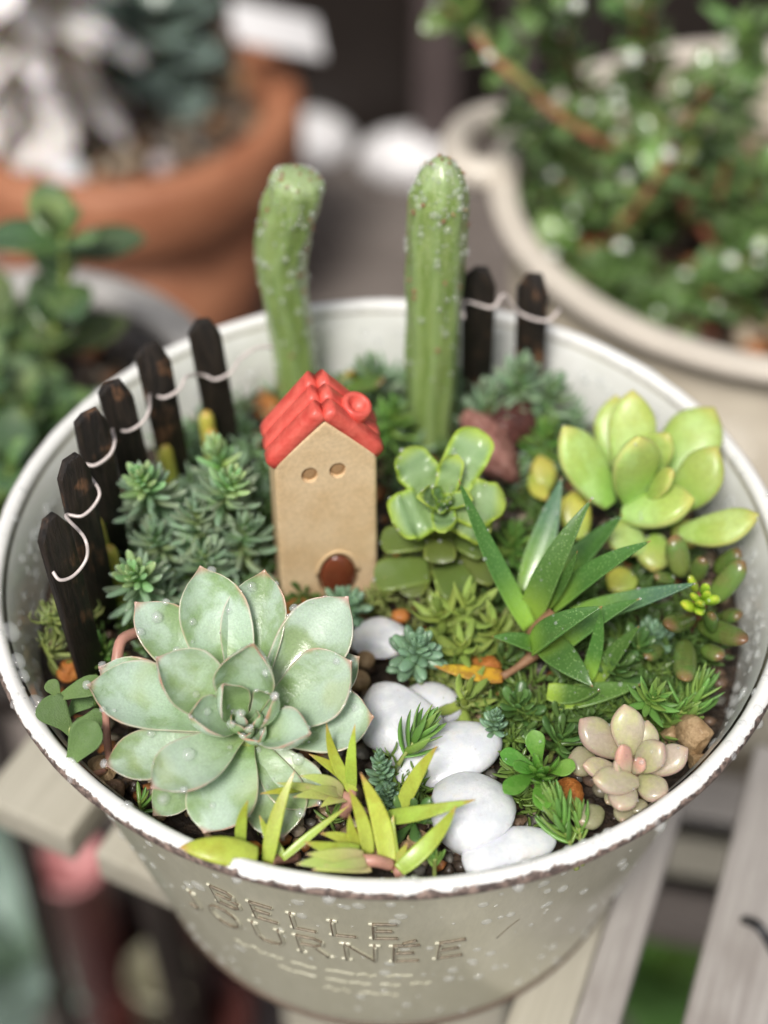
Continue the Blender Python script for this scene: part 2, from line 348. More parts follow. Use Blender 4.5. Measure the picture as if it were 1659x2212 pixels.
# chipped rim: R = angle round the rolled edge (0..1, .5 = outermost)
n = NT('chipped_rim'); n.co(False); u, e, r, a = n.attr()
nz = n.noise(3.2, 6, .72); n2 = n.noise(1.1, 3); th = n.math('SUBTRACT', n.math('ADD', n.math('MULTIPLY', n.math('SUBTRACT', nz, .5), .34), n.math('MULTIPLY', n.math('SUBTRACT', n2, .5), .18)), 0.0)
band = n.math('ADD', u, th); k = n.math('MULTIPLY', n.mr(band, .385, .40), n.mr(band, .70, .68))
rust = n.mix(n.mr(n.noise(7, 4, .7), .4, .65), (.085, .065, .058), (.34, .25, .21))
n.bump(k, -.5, .02); n.bump(nz, .15, .02)
M['rim'] = n.set(n.mix(k, (.86, .85, .82), rust), n.mr(k, 0, 1, .2, .5), coat=n.mr(k, 0, 1, .5, .1), coatr=.08)
M['rust'] = simple('rust_edge', (.12, .085, .06), .6, 6)
M['letter'] = M['enamel']
M['ink'] = simple('worn_letter_edge', (.17, .14, .10), .5, 12, amt=.8, lo=.5, hi=1.8)  # dark tone for the painted letter shade and the scratch
# soil, stones
n = NT('wet_soil'); n.co(False); nz = n.noise(3, 6, .75); v = n.voro(6)
M['soil'] = n.set(n.mix(n.mr(nz, .4, .65), (.022, .014, .009), (.075, .048, .03)), n.mr(nz, .3, .7, .35, .8)); n.bump(nz, 1., .15); n.bump(v, .6, .1)
n = NT('gravel'); u, e, r, a = n.attr(); nz = n.noise(9, 4, .7)
c = n.ramp(r, [(0, (.05, .035, .025)), (.22, (.13, .08, .05)), (.42, (.26, .18, .10)), (.6, (.34, .13, .04)), (.72, (.15, .14, .12)), (.86, (.38, .31, .22)), (1, (.07, .05, .04))], 'CONSTANT')
c = n.mix(.6, c, n.mix(1., c, n.ramp(nz, [(.3, .6), (.7, 1.35)]), 'MULTIPLY')); n.bump(nz, .6, .04); M['gravel'] = n.set(c, .45, coat=.35)
n = NT('white_quartz'); nz = n.noise(2.2, 5, .65); f2 = n.noise(14, 3, .6)
c = n.mix(n.mr(nz, .35, .7), (.66, .68, .72), (.84, .85, .86)); stain = n.mr(n.noise(1.1, 4, .65), .54, .75); c = n.mix(n.math('MULTIPLY', stain, .5), c, (.60, .53, .42)); spk = n.mr(n.noise(11, 2, .5), .66, .72); c = n.mix(n.math('MULTIPLY', spk, .22), c, (.40, .33, .26))
vein = n.noise(1.6, 6, .7, dist=1.5); c = n.mix(n.math('MULTIPLY', n.mr(n.math('ABSOLUTE', n.math('SUBTRACT', vein, .5)), .0, .03, 1, 0), .35), c, (.60, .61, .62)); n.bump(f2, .2, .02); n.bump(nz, .25, .08); M['quartz'] = n.set(c, n.mr(f2, .35, .65, .28, .6), sss=.2, coat=.12, sssr=.3)
def rock(name, c0, c1, rough=.6, sc=5, bmp=.8):
    n = NT(name); nz = n.noise(sc, 6, .72); f2 = n.noise(sc*4, 3, .7); n.bump(nz, bmp, .08); n.bump(f2, bmp*.6, .02)
    return n.set(n.mix(n.mr(nz, .36, .66), c0, c1), rough, coat=.12)
M['lava'] = rock('lava_stone', (.06, .018, .014), (.16, .05, .038), .7, 4)
M['lavap'] = rock('pinkish_lava_stone', (.22, .085, .065), (.40, .20, .16), .7, 4)
M['pumice'] = rock('orange_pumice', (.42, .13, .025), (.62, .25, .06), .5, 4)
M['tan'] = rock('tan_chip', (.30, .19, .09), (.52, .36, .20), .55, 4)
M['yellowstone'] = rock('yellow_stone', (.72, .56, .26), (.85, .74, .42), .4, 2, .2)
M['brownstone'] = rock('brown_pebble', (.10, .06, .04), (.22, .14, .09), .4, 4)
M['olive'] = rock('olive_pebble', (.18, .16, .11), (.30, .26, .18), .3, 2, .2)
# house
n = NT('bisque_clay'); nz = n.noise(12, 5, .7); f2 = n.noise(1.2, 3)
c = n.mix(n.mr(f2, .3, .7), (.68, .48, .265), (.77, .575, .35)); c = n.mix(.7, c, n.mix(1., c, n.ramp(nz, [(.3, .8), (.7, 1.16)]), 'MULTIPLY'))
n.bump(nz, .35, .03); M['clay'] = n.set(c, .62)
n = NT('red_glaze'); nz = n.noise(3, 3); u, e, r, a = n.attr()
f2 = n.noise(7, 4, .7); n.bump(nz, .7, .06); n.bump(f2, .35, .03); M['glaze'] = n.set(n.mix(n.mr(nz, .3, .7), (.62, .075, .055), (.73, .13, .095)), .48, coat=.15, coatr=.2)
M['brownglaze'] = simple('brown_glaze', (.17, .045, .02), .22, 4, coat=.7, bmp=.3)
M['orangeglaze'] = simple('orange_brown_glaze', (.42, .13, .04), .25, 4, coat=.7, bmp=.3)
M['clayd'] = simple('pressed_clay', (.42, .25, .12), .65, 10)
# wood
n = NT('charred_wood'); nz = n.noise(3, 5, .7, stretch=(3, 3, .35)); big = n.noise(1.0, 3, .6)
c = n.mix(n.mr(nz, .35, .7), (.008, .006, .005), (.035, .024, .017)); c = n.mix(n.math('MULTIPLY', n.mr(big, .56, .68), n.mr(nz, .4, .6)), c, (.20, .10, .05))
n.bump(nz, 1., .1); M['char'] = n.set(c, .55, coat=.05)
def wood(name, c0, c1, groove, axis=(.12, 3, 3), rough=.6):
    n = NT(name); nz = n.noise(1.5, 6, .7, stretch=axis); b2 = n.noise(.22, 3); f2 = n.noise(6, 4, .7, stretch=axis)
    c = n.mix(n.mr(nz, .3, .7), c0, c1); c = n.mix(n.math('MULTIPLY', n.mr(f2, .58, .7), .7), c, groove); c = n.mix(n.math('MULTIPLY', n.mr(b2, .5, .7), .4), c, groove)
    n.bump(nz, .6, .1); return n.set(c, rough)
M['slat'] = wood('weathered_grey_wood', (.31, .28, .26), (.46, .43, .40), (.14, .11, .09))
M['slatb'] = wood('beige_wood', (.38, .35, .28), (.47, .44, .36), (.28, .25, .19))
M['table'] = wood('greyed_table_wood', (.15, .125, .11), (.21, .18, .16), (.10, .08, .07))
M['wall'] = wood('dark_stained_wood', (.010, .006, .004), (.019, .012, .009), (.007, .0045, .003), axis=(2, 2, .1))
M['post'] = wood('worn_mauve_wood', (.075, .055, .053), (.115, .088, .084), (.07, .05, .05), axis=(2, 2, .1))
M['wire'] = simple('pinkish_wire', (.66, .58, .55), .4, 8, metal=.1, bmp=.3, bd=.01)
n = NT('terracotta'); n.co(False); nz = n.noise(.5, 5, .6); M['terra'] = n.set(n.mix(n.mr(nz, .35, .7), (.33, .125, .062), (.44, .19, .10)), .6); n.bump(nz, .3, .1)
n = NT('old_cream_enamel'); n.co(False); nz = n.noise(.5, 5, .6); M['cream'] = n.set(n.mix(n.mr(nz, .35, .7), (.35, .30, .225), (.42, .365, .28)), .55, coat=.05)
M['creamrim'] = simple('worn_cream_rim', (.64, .575, .49), .3, 1, lo=.85, hi=1.1, bmp=.1)
M['greypot'] = simple('pale_grey_glaze', (.42, .40, .38), .35, .6, lo=.85, hi=1.15, bmp=.1)
M['darkglaze'] = simple('dark_brown_glaze', (.06, .05, .045), .35, .6, bmp=.1)
M['pink'] = simple('dusty_pink_plastic', (.50, .22, .22), .4, .5, lo=.85, hi=1.15, bmp=.1)
M['darkred'] = simple('dark_red_plastic', (.085, .028, .024), .4, .5, lo=.8, hi=1.2, bmp=.1)
M['khaki'] = simple('khaki_plastic', (.34, .32, .22), .5, .5, lo=.85, hi=1.15, bmp=.1)
M['mauve'] = simple('pale_mauve_tile', (.45, .38, .38), .5, .3, lo=.85, hi=1.15, bmp=.1)
M['ground'] = simple('paving', (.085, .075, .066), .7, .15, lo=.6, hi=1.4, bmp=.4, bd=.3)
M['plastic'] = simple('white_plastic', (.82, .80, .80), .3, 1, lo=.95, hi=1.03, bmp=0)
M['black'] = simple('black_rubber', (.02, .02, .022), .35, 3, bmp=.1)

# ------------------------------------------------------------------ surroundings: ground, wall, lower table, slatted shelf
ZB = -9.37     # top of the slatted shelf the planter stands on
ZT = -32.0       # top of the lower table the other pots stand on
def soilz(x, y): return -1.55 + .55*float(np.clip((-y-2.5)/4, 0, 1)) + .10*mnoise.noise(Vector((x*.8, y*.8, 2)))
m = MB(); m.add([(-1500, -1500, -75), (1500, -1500, -75), (1500, 1500, -75), (-1500, 1500, -75)], [(0, 1, 2, 3)])
tag(obj('ground', m.mesh('ground', False), M['ground']), kind='structure')

def board(name, parent, mat, c0, c1, wid, thk, ztop, bev=.08):
    """plank lying flat from c0 to c1 (x,y), top at ztop"""
    c0 = np.array([*c0, ztop]); c1 = np.array([*c1, ztop]); L = np.linalg.norm(c1-c0)
    V, f = box_verts(0, L, -wid/2, wid/2, -thk, 0); mb = MB(); mb.add(V, f); me = bevel(mb.mesh(name, False), bev)
    return obj(name, me, mat, parent, frame(c0, c1, (0, 0, 1)))
shelf = thing('slatted_shelf', (0, 0, ZB-1.2), 'weathered slatted wooden shelf under the small planter', 'shelf')
bd = np.array([.36, .933])
def bline(px, py, ext0, ext1):
    p = P(px, py, ZB)[:2]; return p+bd*ext0, p+bd*ext1
for (px, py, wcm, e0, e1, mt) in [(1344, 2030, .95, -14, 34, 'slat'), (1205, 2090, 1.35, -14, 34, 'slatb'), (1672, 2000, 2.8, -14, 34, 'slat')]:
    a, b = bline(px, py, e0, min(e1, 5 if px > 1300 else 9)); board('slat', shelf, M[mt], a, b, wcm, 1.1, ZB)
for a, b, wcm in [((-8.9, -.2), (-4.2, 9.5), 2.6), ((-5.6, -1.9), (-.6, 8.6), 3.2)]:
    board('slat', shelf, M['slatb'], a, b, wcm, 1.1, ZB)
board('slat', shelf, M['slatb'], (-1.5, -2.2), (2.7, 8.5), 3.3, 1.1, ZB)
board('crossbar', shelf, M['slatb'], (-9, 5.2), (13, 5.2), 2.4, 2, ZB-1.15)
for x, y in ((-2.4, 5.2), (3., 5.2)):
    mb = MB(); mb.add(*box_verts(x-1.2, x+1.2, y-1.2, y+1.2, -75, ZB-3.2)); obj('leg', bevel(mb.mesh('leg', False), .1), M['slatb'], shelf, T3((0, 0, 0)))

table = thing('lower_table', (0, 45, ZT-2), 'greyed wooden plank table carrying the larger flowerpots', 'table')
for k in range(8):
    y = 19+k*6.6
    board('plank', table, M['table'], (-75, y), (85, y), 6.45, 2, ZT+.02*(k % 2))
for x in (-60, 0, 70):
    for y in (22, 58):
        mb = MB(); mb.add(*box_verts(x-2, x+2, y-2, y+2, -75, ZT-2)); obj('leg', mb.mesh('leg', False), M['table'], table, T3((0, 0, 0)))
fen = thing('board_fence', (0, 68, -75), 'dark stained board fence behind all the flowerpots', 'fence')
xs = -120.
k = 0
while xs < 130:
    wd = 9.6+(k % 3)*.3; mb = MB(); mb.add(*box_verts(xs, xs+wd, 67, 69, -75, 26+.5*(k % 2)))
    obj('board', bevel(mb.mesh('board', False), .2), M['wall'], fen, T3((0, 0, 0))); xs += wd+.35; k += 1
pp = P(938, 300, ZT)
for dx, wd, y in ((P(935, 280, ZT)[0], 2.6, 64.6), (P(1085, 130, ZT)[0], 1.6, 65.6)):
    mb = MB(); mb.add(*box_verts(dx-wd/2, dx+wd/2, y-1.4, y+1.4, -75, 22)); obj('post', bevel(mb.mesh('post', False), .3), M['post'], fen, T3((0, 0, 0)))

# ------------------------------------------------------------------ terracotta pot with white felt plant and glaucous plant
def round_pot(name, c, R, z, zb, rb, mat, label, cat, rimh, rimt, wall=.5, rimmat=None, soil='gravelly potting soil', soildrop=2., nv=72):
    t = thing(name, (c[0], c[1], zb), label, cat)
    h = z-zb; Rw = R-rimt
    m = MB(); lathe(m, [(.01, zb), (rb*.97, zb), (rb, zb+.3), (Rw-.1, z-rimh), (Rw-wall-.1, z-rimh-.2), (rb-wall, zb+1), (.01, zb+1)], nv, c)
    obj('body', m.mesh('body'), mat, t, T3((0, 0, 0)))
    m = MB(); q = rimh*.12
    lathe(m, [(Rw-.05, z-rimh), (R-q, z-rimh+.05), (R, z-rimh+q+.1), (R, z-q), (R-q*.7, z-.05), (R-rimt*.6, z), (Rw-wall+q, z-.05), (Rw-wall-.05, z-q), (Rw-wall-.2, z-rimh)], nv, c, True)
    obj('rim', m.mesh('rim'), rimmat or mat, t, T3((0, 0, 0)))
    m = MB(); rs = Rw-wall-.12; V = [(c[0], c[1], z-soildrop)]; n = 48; Fc = []
    for i in range(1, 9):
        for j in range(n):
            a = 2*math.pi*j/n; r = rs*i/8; x, y = c[0]+r*math.cos(a), c[1]+r*math.sin(a); V.append((x, y, z-soildrop+.5*mnoise.noise(Vector((x*.4, y*.4, z)))))
    Fc = [(0, 1+j, 1+(j+1) % n) for j in range(n)]+[(1+i*n+j, 1+(i+1)*n+j, 1+(i+1)*n+(j+1) % n, 1+i*n+(j+1) % n) for i in range(7) for j in range(n)]
    m.add(V, Fc); s = obj('soil', m.mesh('soil'), M['soil'], t, T3((0, 0, 0)))
    m = MB()
    for i in range(420):
        a = rng.uniform(0, 6.28); r = (rs-.4)*math.sqrt(rng.random()); sz = rng.uniform(.2, .65)*R/10; V, f = ico(1)
        m.add(V*np.array([sz*rng.uniform(.7, 1.2), sz, sz*.7])+np.array([c[0]+r*math.cos(a), c[1]+r*math.sin(a), z-soildrop+.1*sz+rng.uniform(-.1, .35)]), f, np.tile((0, 0, rng.random(), 1), (len(V), 1)))
    tag(obj('grit', m.mesh('grit'), M['gravel'], t, T3((0, 0, 0))), kind='stuff')
    return t
TC = (-13.72, 48.99); TR = 9.4
round_pot('terracotta_pot', TC, TR, -18, ZT, 6.4, M['terra'], 'round terracotta flowerpot standing behind the small planter', 'flowerpot', 4.2, .9, 1.0, soildrop=2.4)
zS = -20.2
def leaf_obj(t, base, tip, up, W, T, prof, mat, name='leaf', seed=None, **k):
    L = float(np.linalg.norm(np.asarray(tip)-base)); seed = seed if seed is not None else rng.integers(1e6)
    return obj(name, leaf_mesh(name, L, W, T, prof, seed=int(seed), **k), mat, t, frame(base, tip, up))
# white felt plant: crown top-left, its leaves hanging and overlapping
wc = P(70, 250, zS); t = thing('white_felt_plant', wc, 'white woolly plant with drooping felted leaves in the terracotta pot', 'plant')
ax = P(30, -60, zS+11); m = MB(); tube(m, spline([wc, (wc+ax)/2+[.6, 0, 0], ax], 10), [.9]*10, 10); obj('stem', m.mesh('stem'), M['bstem'], t, T3((0, 0, 0)))
for i in range(74):
    f = (i+.5)/74; a = i*2.4; b = wc+(ax-wc)*(.22+.8*f); L = (5.6-1.2*f)*rng.uniform(.7, 1.2)
    d = np.array([math.cos(a)*.95, math.sin(a)*.95, -.7+1.1*f])+rng.normal(0, .2, 3); up = [math.cos(a)*.4, math.sin(a)*.4, 1.]
    leaf_obj(t, b, b+nrm(d)*L, up, 1.9, .45, 'oval', M['wool'], bend=-.6, cup=.3, nu=8, nv=8, wave=.1)
gc = P(330, 190, zS); t = thing('glaucous_succulent', gc, 'blue green thick leaved succulent at the back of the terracotta pot', 'plant')
ax = P(335, 30, zS+5); m = MB(); tube(m, spline([gc, (gc+ax)/2, ax], 8), [.7]*8, 10); obj('stem', m.mesh('stem'), M['bstem'], t, T3((0, 0, 0)))
for i in range(26):
    f = i/25; a = i*2.4+.5; b = gc+(ax-gc)*(.25+.75*f); d = np.array([math.cos(a), math.sin(a), -.35+1.2*f]); L = 4.6-1.2*f
    leaf_obj(t, b, b+nrm(d)*L, [0, 0, 1.], 3.0, .7, 'spoon', M['glau'], bend=-.35, cup=.2, nu=9, nv=10)
for (px, py, s, sd, mt, lab) in [(30, 325, 1.7, 3, 'yellowstone', 'pale yellowish stone at the left front of the terracotta pot'), (500, 170, 1.5, 4, 'tan', 'tan stone at the right back of the terracotta pot'), (150, 380, 1.0, 5, 'quartz', 'small whitish stone near the front terracotta rim'), (350, 355, .6, 6, 'mauve', 'greyish stone at the front of the terracotta pot')]:
    p = P(px, py, zS+.3); tag(obj('stone', stone('stone', s, s*.9, s*.8, sd, sub=2), M[mt], None, T3(p)), lab, 'stone')

# ------------------------------------------------------------------ cream pot with the leafy shrub on the right
CC = (13.34, 22.2); CR = 9.95; zC = -6
cp = round_pot('cream_pot', CC, CR, zC, ZT, 6.6, M['cream'], 'large cream enamel pot holding a leafy shrub', 'flowerpot', .5, .5, .3, rimmat=M['creamrim'], soildrop=3.)
hc = P(1050, 312, zC-.1); out = nrm(np.array([hc[0]-CC[0], hc[1]-CC[1], 0])); tang = np.array([-out[1], out[0], 0])
m = MB(); pts = [np.array(hc)+out*(-.2+1.2*math.cos(a))+tang*1.85*math.sin(a) for a in np.linspace(-2.2, 2.2, 26)]
tube(m, pts, [.55]*26, 12); obj('handle', m.mesh('handle'), M['creamrim'], cp, T3((0, 0, 0)))
def shrub_leaf_variants(L, W, mat, n=5):
    out = []
    for i in range(n):
        out.append(leaf_mesh('leaf', L, W, .16, 'oval', bend=-.25-.2*(i % 3), cup=.25, nu=9, nv=10, seed=i, wave=.03))
        out[-1].materials.append(mat)
    return out
sv = shrub_leaf_variants(1.15, .74, M['plant'])
t = thing('leafy_shrub', (CC[0], CC[1], zC-3), 'shrub with small glossy green leaves and reddish twigs in the cream pot', 'shrub')
zc0 = zC-2.8
def along(path, n0, n1, step, flip=0., size=1., mesh=sv, into=None, spread=.75):
    """opposite leaf pairs along a twig"""
    for i in range(n0, n1, step):
        p = path[i]; tn = nrm(path[min(i+1, len(path)-1)]-path[max(i-1, 0)])
        a = nrm(np.cross(tn, [.2, .1, 1.])); b = np.cross(tn, a)
        ang = flip+(i//step)*1.57
        for sgn in (1, -1):
            d = nrm((math.cos(ang)*a+math.sin(ang)*b)*sgn+tn*spread+rng.normal(0, .18, 3)); s = size*rng.uniform(.65, 1.15)
            Mx = frame(p, p+d, np.array([0, 0, 1.])+rng.normal(0, .3, 3))
            me = mesh[rng.integers(len(mesh))]
            if into is None: obj('leaf', me, None, t, Mx @ Matrix.Scale(s, 4)); continue
            vv = np.empty(len(me.vertices)*3); me.vertices.foreach_get('co', vv); R3 = np.array((Mx @ Matrix.Scale(s, 4)).to_3x3())
            aa = np.empty(len(me.vertices)*4, np.float32); me.attributes['lf'].data.foreach_get('color', aa)
            into.add(vv.reshape(-1, 3)@R3.T+p, [tuple(pl.vertices) for pl in me.polygons], aa.reshape(-1, 4))
twigs = [  # (px,py,z) control points of the twigs that can be followed in the photo
 [(1590, 600, zc0), (1420, 370, zC+1), (1240, 275, zC+3), (1090, 150, zC+5), (1010, 60, zC+6), (960, 10, zC+7)],
 [(1660, 420, zC-1), (1560, 400, zC), (1480, 360, zC+1), (1380, 320, zC+1.5), (1260, 290, zC+2)],
 [(1290, 560, zc0), (1330, 500, zC-1), (1410, 400, zC+1.5), (1490, 250, zC+4), (1530, 190, zC+5)],
 [(1330, 610, zc0), (1230, 560, zC-2), (1180, 540, zC-1.5)],
 [(1300, 330, zc0), (1250, 180, zC+2), (1210, 60, zC+5), (1180, -20, zC+7)],
 [(1420, 330, zc0), (1390, 170, zC+2), (1370, 50, zC+5), (1360, -30, zC+6)],
 [(1560, 330, zc0), (1600, 180, zC+3), (1590, 60, zC+5)],
 [(1520, 520, zc0), (1600, 450, zC), (1670, 380, zC+2)],
 [(1330, 420, zc0), (1200, 330, zC), (1120, 250, zC+2)],
 [(1480, 640, zc0), (1560, 590, zC-1), (1660, 560, zC)],
 [(1440, 520, zc0), (1420, 470, zC-1), (1330, 370, zC+1)],
 [(1560, 480, zc0), (1530, 420, zC), (1540, 300, zC+2)],
 [(1180, 470, zc0), (1160, 440, zC-2), (1230, 400, zC)],
 [(1400, 640, zc0), (1380, 600, zC-2), (1300, 570, zC-1)],
 [(1620, 700, zc0), (1600, 660, zC-2), (1500, 620, zC-1)],
 [(1650, 620, zc0), (1640, 560, zC-1), (1590, 500, zC)],
 [(1280, 480, zc0), (1260, 450, zC-2), (1330, 440, zC-1)],
 [(1500, 420, zc0), (1440, 280, zC+1), (1330, 200, zC+2)],
 [(1540, 720, zc0-.2), (1450, 690, zC-2.), (1380, 650, zC-1.5)],
]
mass = MB(); extra = []
for tw in twigs[:16]:
    a = rng.normal(0, 55, 2); extra.append([(q[0]+a[0]*(.3+.7*k/len(tw)), q[1]+a[1]*.6*(.3+.7*k/len(tw)), q[2]) for k, q in enumerate(tw)])
for i, tw in enumerate(twigs+extra):
    path = spline([P(*q) for q in tw], 26); m = MB(); tube(m, path, np.linspace(.17, .08, 26), 7)
    obj('twig', m.mesh('twig'), M['rstem'] if i < 8 or i % 2 == 0 else M['gstem'], t, T3((0, 0, 0)))
    along(path, 4 if i > 2 else 7, 26, 2 if i > 2 else 3, i*.7, 1.12 if i < 8 else 1.0, into=None if i < 12 else mass)
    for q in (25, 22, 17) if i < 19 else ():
        p = path[q]+rng.normal(0, .35, 3); V, f = ico(2); m = MB(); m.add(V*rng.uniform(.14, .26), f); obj('bud', m.mesh('bud'), M['budwhite'], t, T3(p))  # white balls added as blurred highlights, not growing parts of the shrub
mass_o = tag(obj('foliage', mass.mesh('foliage'), M['plant'], t, T3((0, 0, 0))), kind='stuff')
for (px, py, s, sd, wh) in [(1195, 215, .5, 16, 'leftmost'), (1240, 200, .55, 11, 'second from the left'), (1330, 188, .75, 12, 'middle one'), (1400, 180, 1.0, 13, 'second from the right'), (1450, 190, 1.1, 14, 'rightmost')]:
    p = P(px, py, zC-2.2); tag(obj('perlite_lump', stone('perlite_lump', s, s, s*.8, sd, sub=2), M['quartz'], None, T3(p)), wh+' among the white perlite lumps inside the cream pot', 'perlite', 'perlite lumps in the cream pot')  # white lumps added to stand for bright spots of light
# white lumps added on the table to blur into bright discs
for (px, py, sx, sy, sd, lab) in [(670, 305, 3.0, 2.6, 21, 'white pebble on the table beside the terracotta pot'), (885, 345, 3.4, 2.6, 22, 'white pebble on the table beside the cream pot handle')]:
    p = P(px, py, ZT+.8); tag(obj('white_pebble', stone('white_pebble', sx, sy, 2., sd, sub=2, rough=.1), M['plastic'], None, T3(p)), lab, 'pebble')
a = P(505, 45, -14); b = P(690, 85, -16); m = MB(); V, f = box_verts(0, float(np.linalg.norm(b-a)), -1.2, 1.2, -.1, .1); m.add(V, f)
lab_t = thing('plant_label', a, 'white plastic plant label sticking out behind the terracotta pot', 'plant label')
obj('tag_strip', bevel(m.mesh('tag_strip', False), .05), M['plastic'], lab_t, frame(a, b, (0, -.5, 1)))
m = MB(); q = P(500, 120, -20.4); tube(m, spline([q, (q+a)/2, a], 5), [.2]*5, 6); obj('stake', m.mesh('stake'), M['plastic'], lab_t, T3((0, 0, 0)))

# ------------------------------------------------------------------ grey pot with round-leaved plant on the left
gp = P(70, 900, -7.5); GC = (gp[0]-1.0, gp[1]+.8)
round_pot('grey_pot', GC, 6.6, -7.5, -16, 4.2, M['darkglaze'], 'dark glazed pot with a pale grey rim and a round leaved plant at the left', 'flowerpot', .6, .6, .4, rimmat=M['greypot'], soildrop=1.6)
st = thing('stool', (GC[0], GC[1], -75), 'small dark wooden stool under the pot at the left', 'stool')
m = MB(); lathe(m, [(.01, -17.4), (4.3, -17.4), (4.4, -17.2), (4.4, -16.2), (4.2, -16.02), (.01, -16.02)], 40, GC); obj('seat', m.mesh('seat'), M['wall'], st, T3((0, 0, 0)))
for k in range(3):
    a = k*2.1+1.2; m = MB(); tube(m, [(GC[0]+2.8*math.cos(a), GC[1]+2.8*math.sin(a), -17.4), (GC[0]+4.5*math.cos(a), GC[1]+4.5*math.sin(a), -75)], [.5, .5], 10); obj('leg', m.mesh('leg'), M['wall'], st, T3((0, 0, 0)))
lv = []
for i in range(4):
    lv.append(leaf_mesh('leaf', 2.5, 1.75, .28, 'oval', bend=-.3+.15*i, cup=.3, nu=10, nv=10, seed=50+i)); lv[-1].materials.append(M['left'])
t = thing('round_leaved_stonecrop', (GC[0], GC[1], -9.1), 'round leaved green stonecrop growing in the grey pot', 'plant')
for (x0, y0, z0, x1, y1, z1, s) in [(120, 900, -9, 120, 700, -4, 1.05), (130, 700, -5, 135, 510, -1.5, 1.0), (20, 1000, -9, 60, 880, -4.5, .9), (60, 1150, -9, 20, 1010, -4, .95), (170, 1000, -9, 130, 900, -5, .85), (-30, 800, -9, 0, 700, -5, 1.), (0, 900, -9, -20, 820, -4, .9), (30, 1120, -9, 70, 1080, -5, .9)]:
    a = P(x0, y0, z0); b = P(x1, y1, z1); path = spline([a, (a+b)/2+rng.normal(0, .2, 3), b], 16)
    m = MB(); tube(m, path, np.linspace(.16, .1, 16), 7); obj('stem', m.mesh('stem'), M['gstem'], t, T3((0, 0, 0)))
    for k in range(4):
        p = path[15-[0, 1, 3, 9][k]]; el = [.9, .45, .1, .1][k]; sz = [.4, .75, .9, .8][k]*s
        for q in range(2):
            an = .3+k*1.57+q*3.14+rng.normal(0, .2); d = np.array([math.cos(an)*math.cos(el), math.sin(an)*math.cos(el), math.sin(el)])
            obj('leaf', lv[rng.integers(4)], None, t, frame(p, p+d, [0, 0, 1.]+d*-.3) @ Matrix.Scale(sz, 4))

# ------------------------------------------------------------------ things on the ground below the shelf, lower left and lower right
def low_pot(name, px, py, z, R, h, mat, label, cat='flowerpot'):
    c = P(px, py, z); t = thing(name, (c[0], c[1], z-h), label, cat); m = MB()
    lathe(m, [(.01, z-h), (R*.75, z-h), (R*.95, z-R*.25), (R, z-R*.25), (R, z), (R*.9, z), (R*.85, z-1.5), (.01, z-1.5)], 40, (c[0], c[1])); obj('body', m.mesh('body'), mat, t, T3((0, 0, 0)))
    return c, t
ZG = -75
low_pot('pink_pot', 152, 1860, -44, 1.75, 31, M['pink'], 'narrow dusty pink pot standing below the shelf at lower left')
low_pot('dark_red_pot', 385, 2195, -56, 4.0, 19, M['darkred'], 'dark red flowerpot low under the left side of the planter')
low_pot('maroon_pot', 345, 2010, -60, 3.4, 15, M['darkred'], 'maroon flowerpot in shadow behind the khaki pot')
low_pot('khaki_pot', 350, 2095, -50, 1.9, 25, M['khaki'], 'khaki plastic pot between the pink and the dark red pots')
low = thing('grey_green_succulent', P(40, 2130, ZG), 'grey green leafy plant on the paving at lower left', 'plant')
for i in range(16):
    b = P(50+rng.normal(0, 30), 2110+rng.normal(0, 40), -60); a = i*2.4; d = np.array([math.cos(a), math.sin(a), .5+rng.random()*.6])
    leaf_obj(low, b, b+nrm(d)*rng.uniform(6, 9), [0, 0, 1.], 4.2, .6, 'spoon', M['glau'], bend=-.5, cup=.2, nu=8, nv=8)
m = MB(); a0 = P(50, 2110, -60); tube(m, spline([P(40, 2130, ZG), a0], 5), [1.]*5, 8); obj('stem', m.mesh('stem'), M['bstem'], low, T3((0, 0, 0)))
def slab(name, px, py, z, wx, wy, h, mat, label, cat, rot=0.):
    c = P(px, py, z); V, f = box_verts(-wx/2, wx/2, -wy/2, wy/2, -h, 0); m = MB(); m.add(V, f)
    return tag(obj(name, bevel(m.mesh(name, False), .15), mat, None, T3(c) @ Matrix.Rotation(rot, 4, 'Z')), label, cat)
slab('mauve_tile', 590, 2230, -73, 16, 22, 2, M['mauve'], 'pale mauve paving tile under the planter', 'tile', .2)
lt = thing('lower_step', (P(1500, 1850, -30)[0], P(1500, 1850, -30)[1], -75), 'lower slatted step of the shelf seen through the gap', 'step')
for (px, py, wd, mt) in ((1490, 1735, 3.3, 'slat'), (1480, 1845, 3.4, 'slatb'), (1460, 1940, 2.2, 'table')):
    c = P(px, py, -28); board('slat', lt, M[mt], (c[0]-16, c[1]+3.2), (c[0]+16, c[1]-3.2), wd, 1.5, -28)
for sx in (-13, 13):
    c = P(1480, 1840, -30); mb = MB(); mb.add(*box_verts(c[0]+sx-1, c[0]+sx+1, c[1]-1-sx*.2, c[1]+1-sx*.2, -75, -29.6)); obj('leg', mb.mesh('leg', False), M['table'], lt, T3((0, 0, 0)))
lw = thing('broad_leaved_plant', P(1420, 2120, ZG), 'dark green broad leaves glimpsed through the shelf gap', 'plant')
c0 = P(1420, 2110, -55); m = MB(); tube(m, spline([P(1420, 2120, ZG), c0], 5), [.6]*5, 8); obj('stem', m.mesh('stem'), M['gstem'], lw, T3((0, 0, 0)))
for i in range(9):
    a = i*2.4; d = np.array([math.cos(a), math.sin(a), .3+.1*i]); leaf_obj(lw, c0, c0+nrm(d)*9, [0, 0, 1.], 6, .3, 'oval', M['dark'], bend=-.5, nu=8, nv=8)
a = P(1612, 1985, ZB+.25); m = MB(); tube(m, spline([P(1608, 1988, ZB+.12), P(1630, 1995, ZB+.5), P(1650, 2015, ZB+.5), P(1675, 2060, ZB+.15)], 14), [.11]*14, 8)
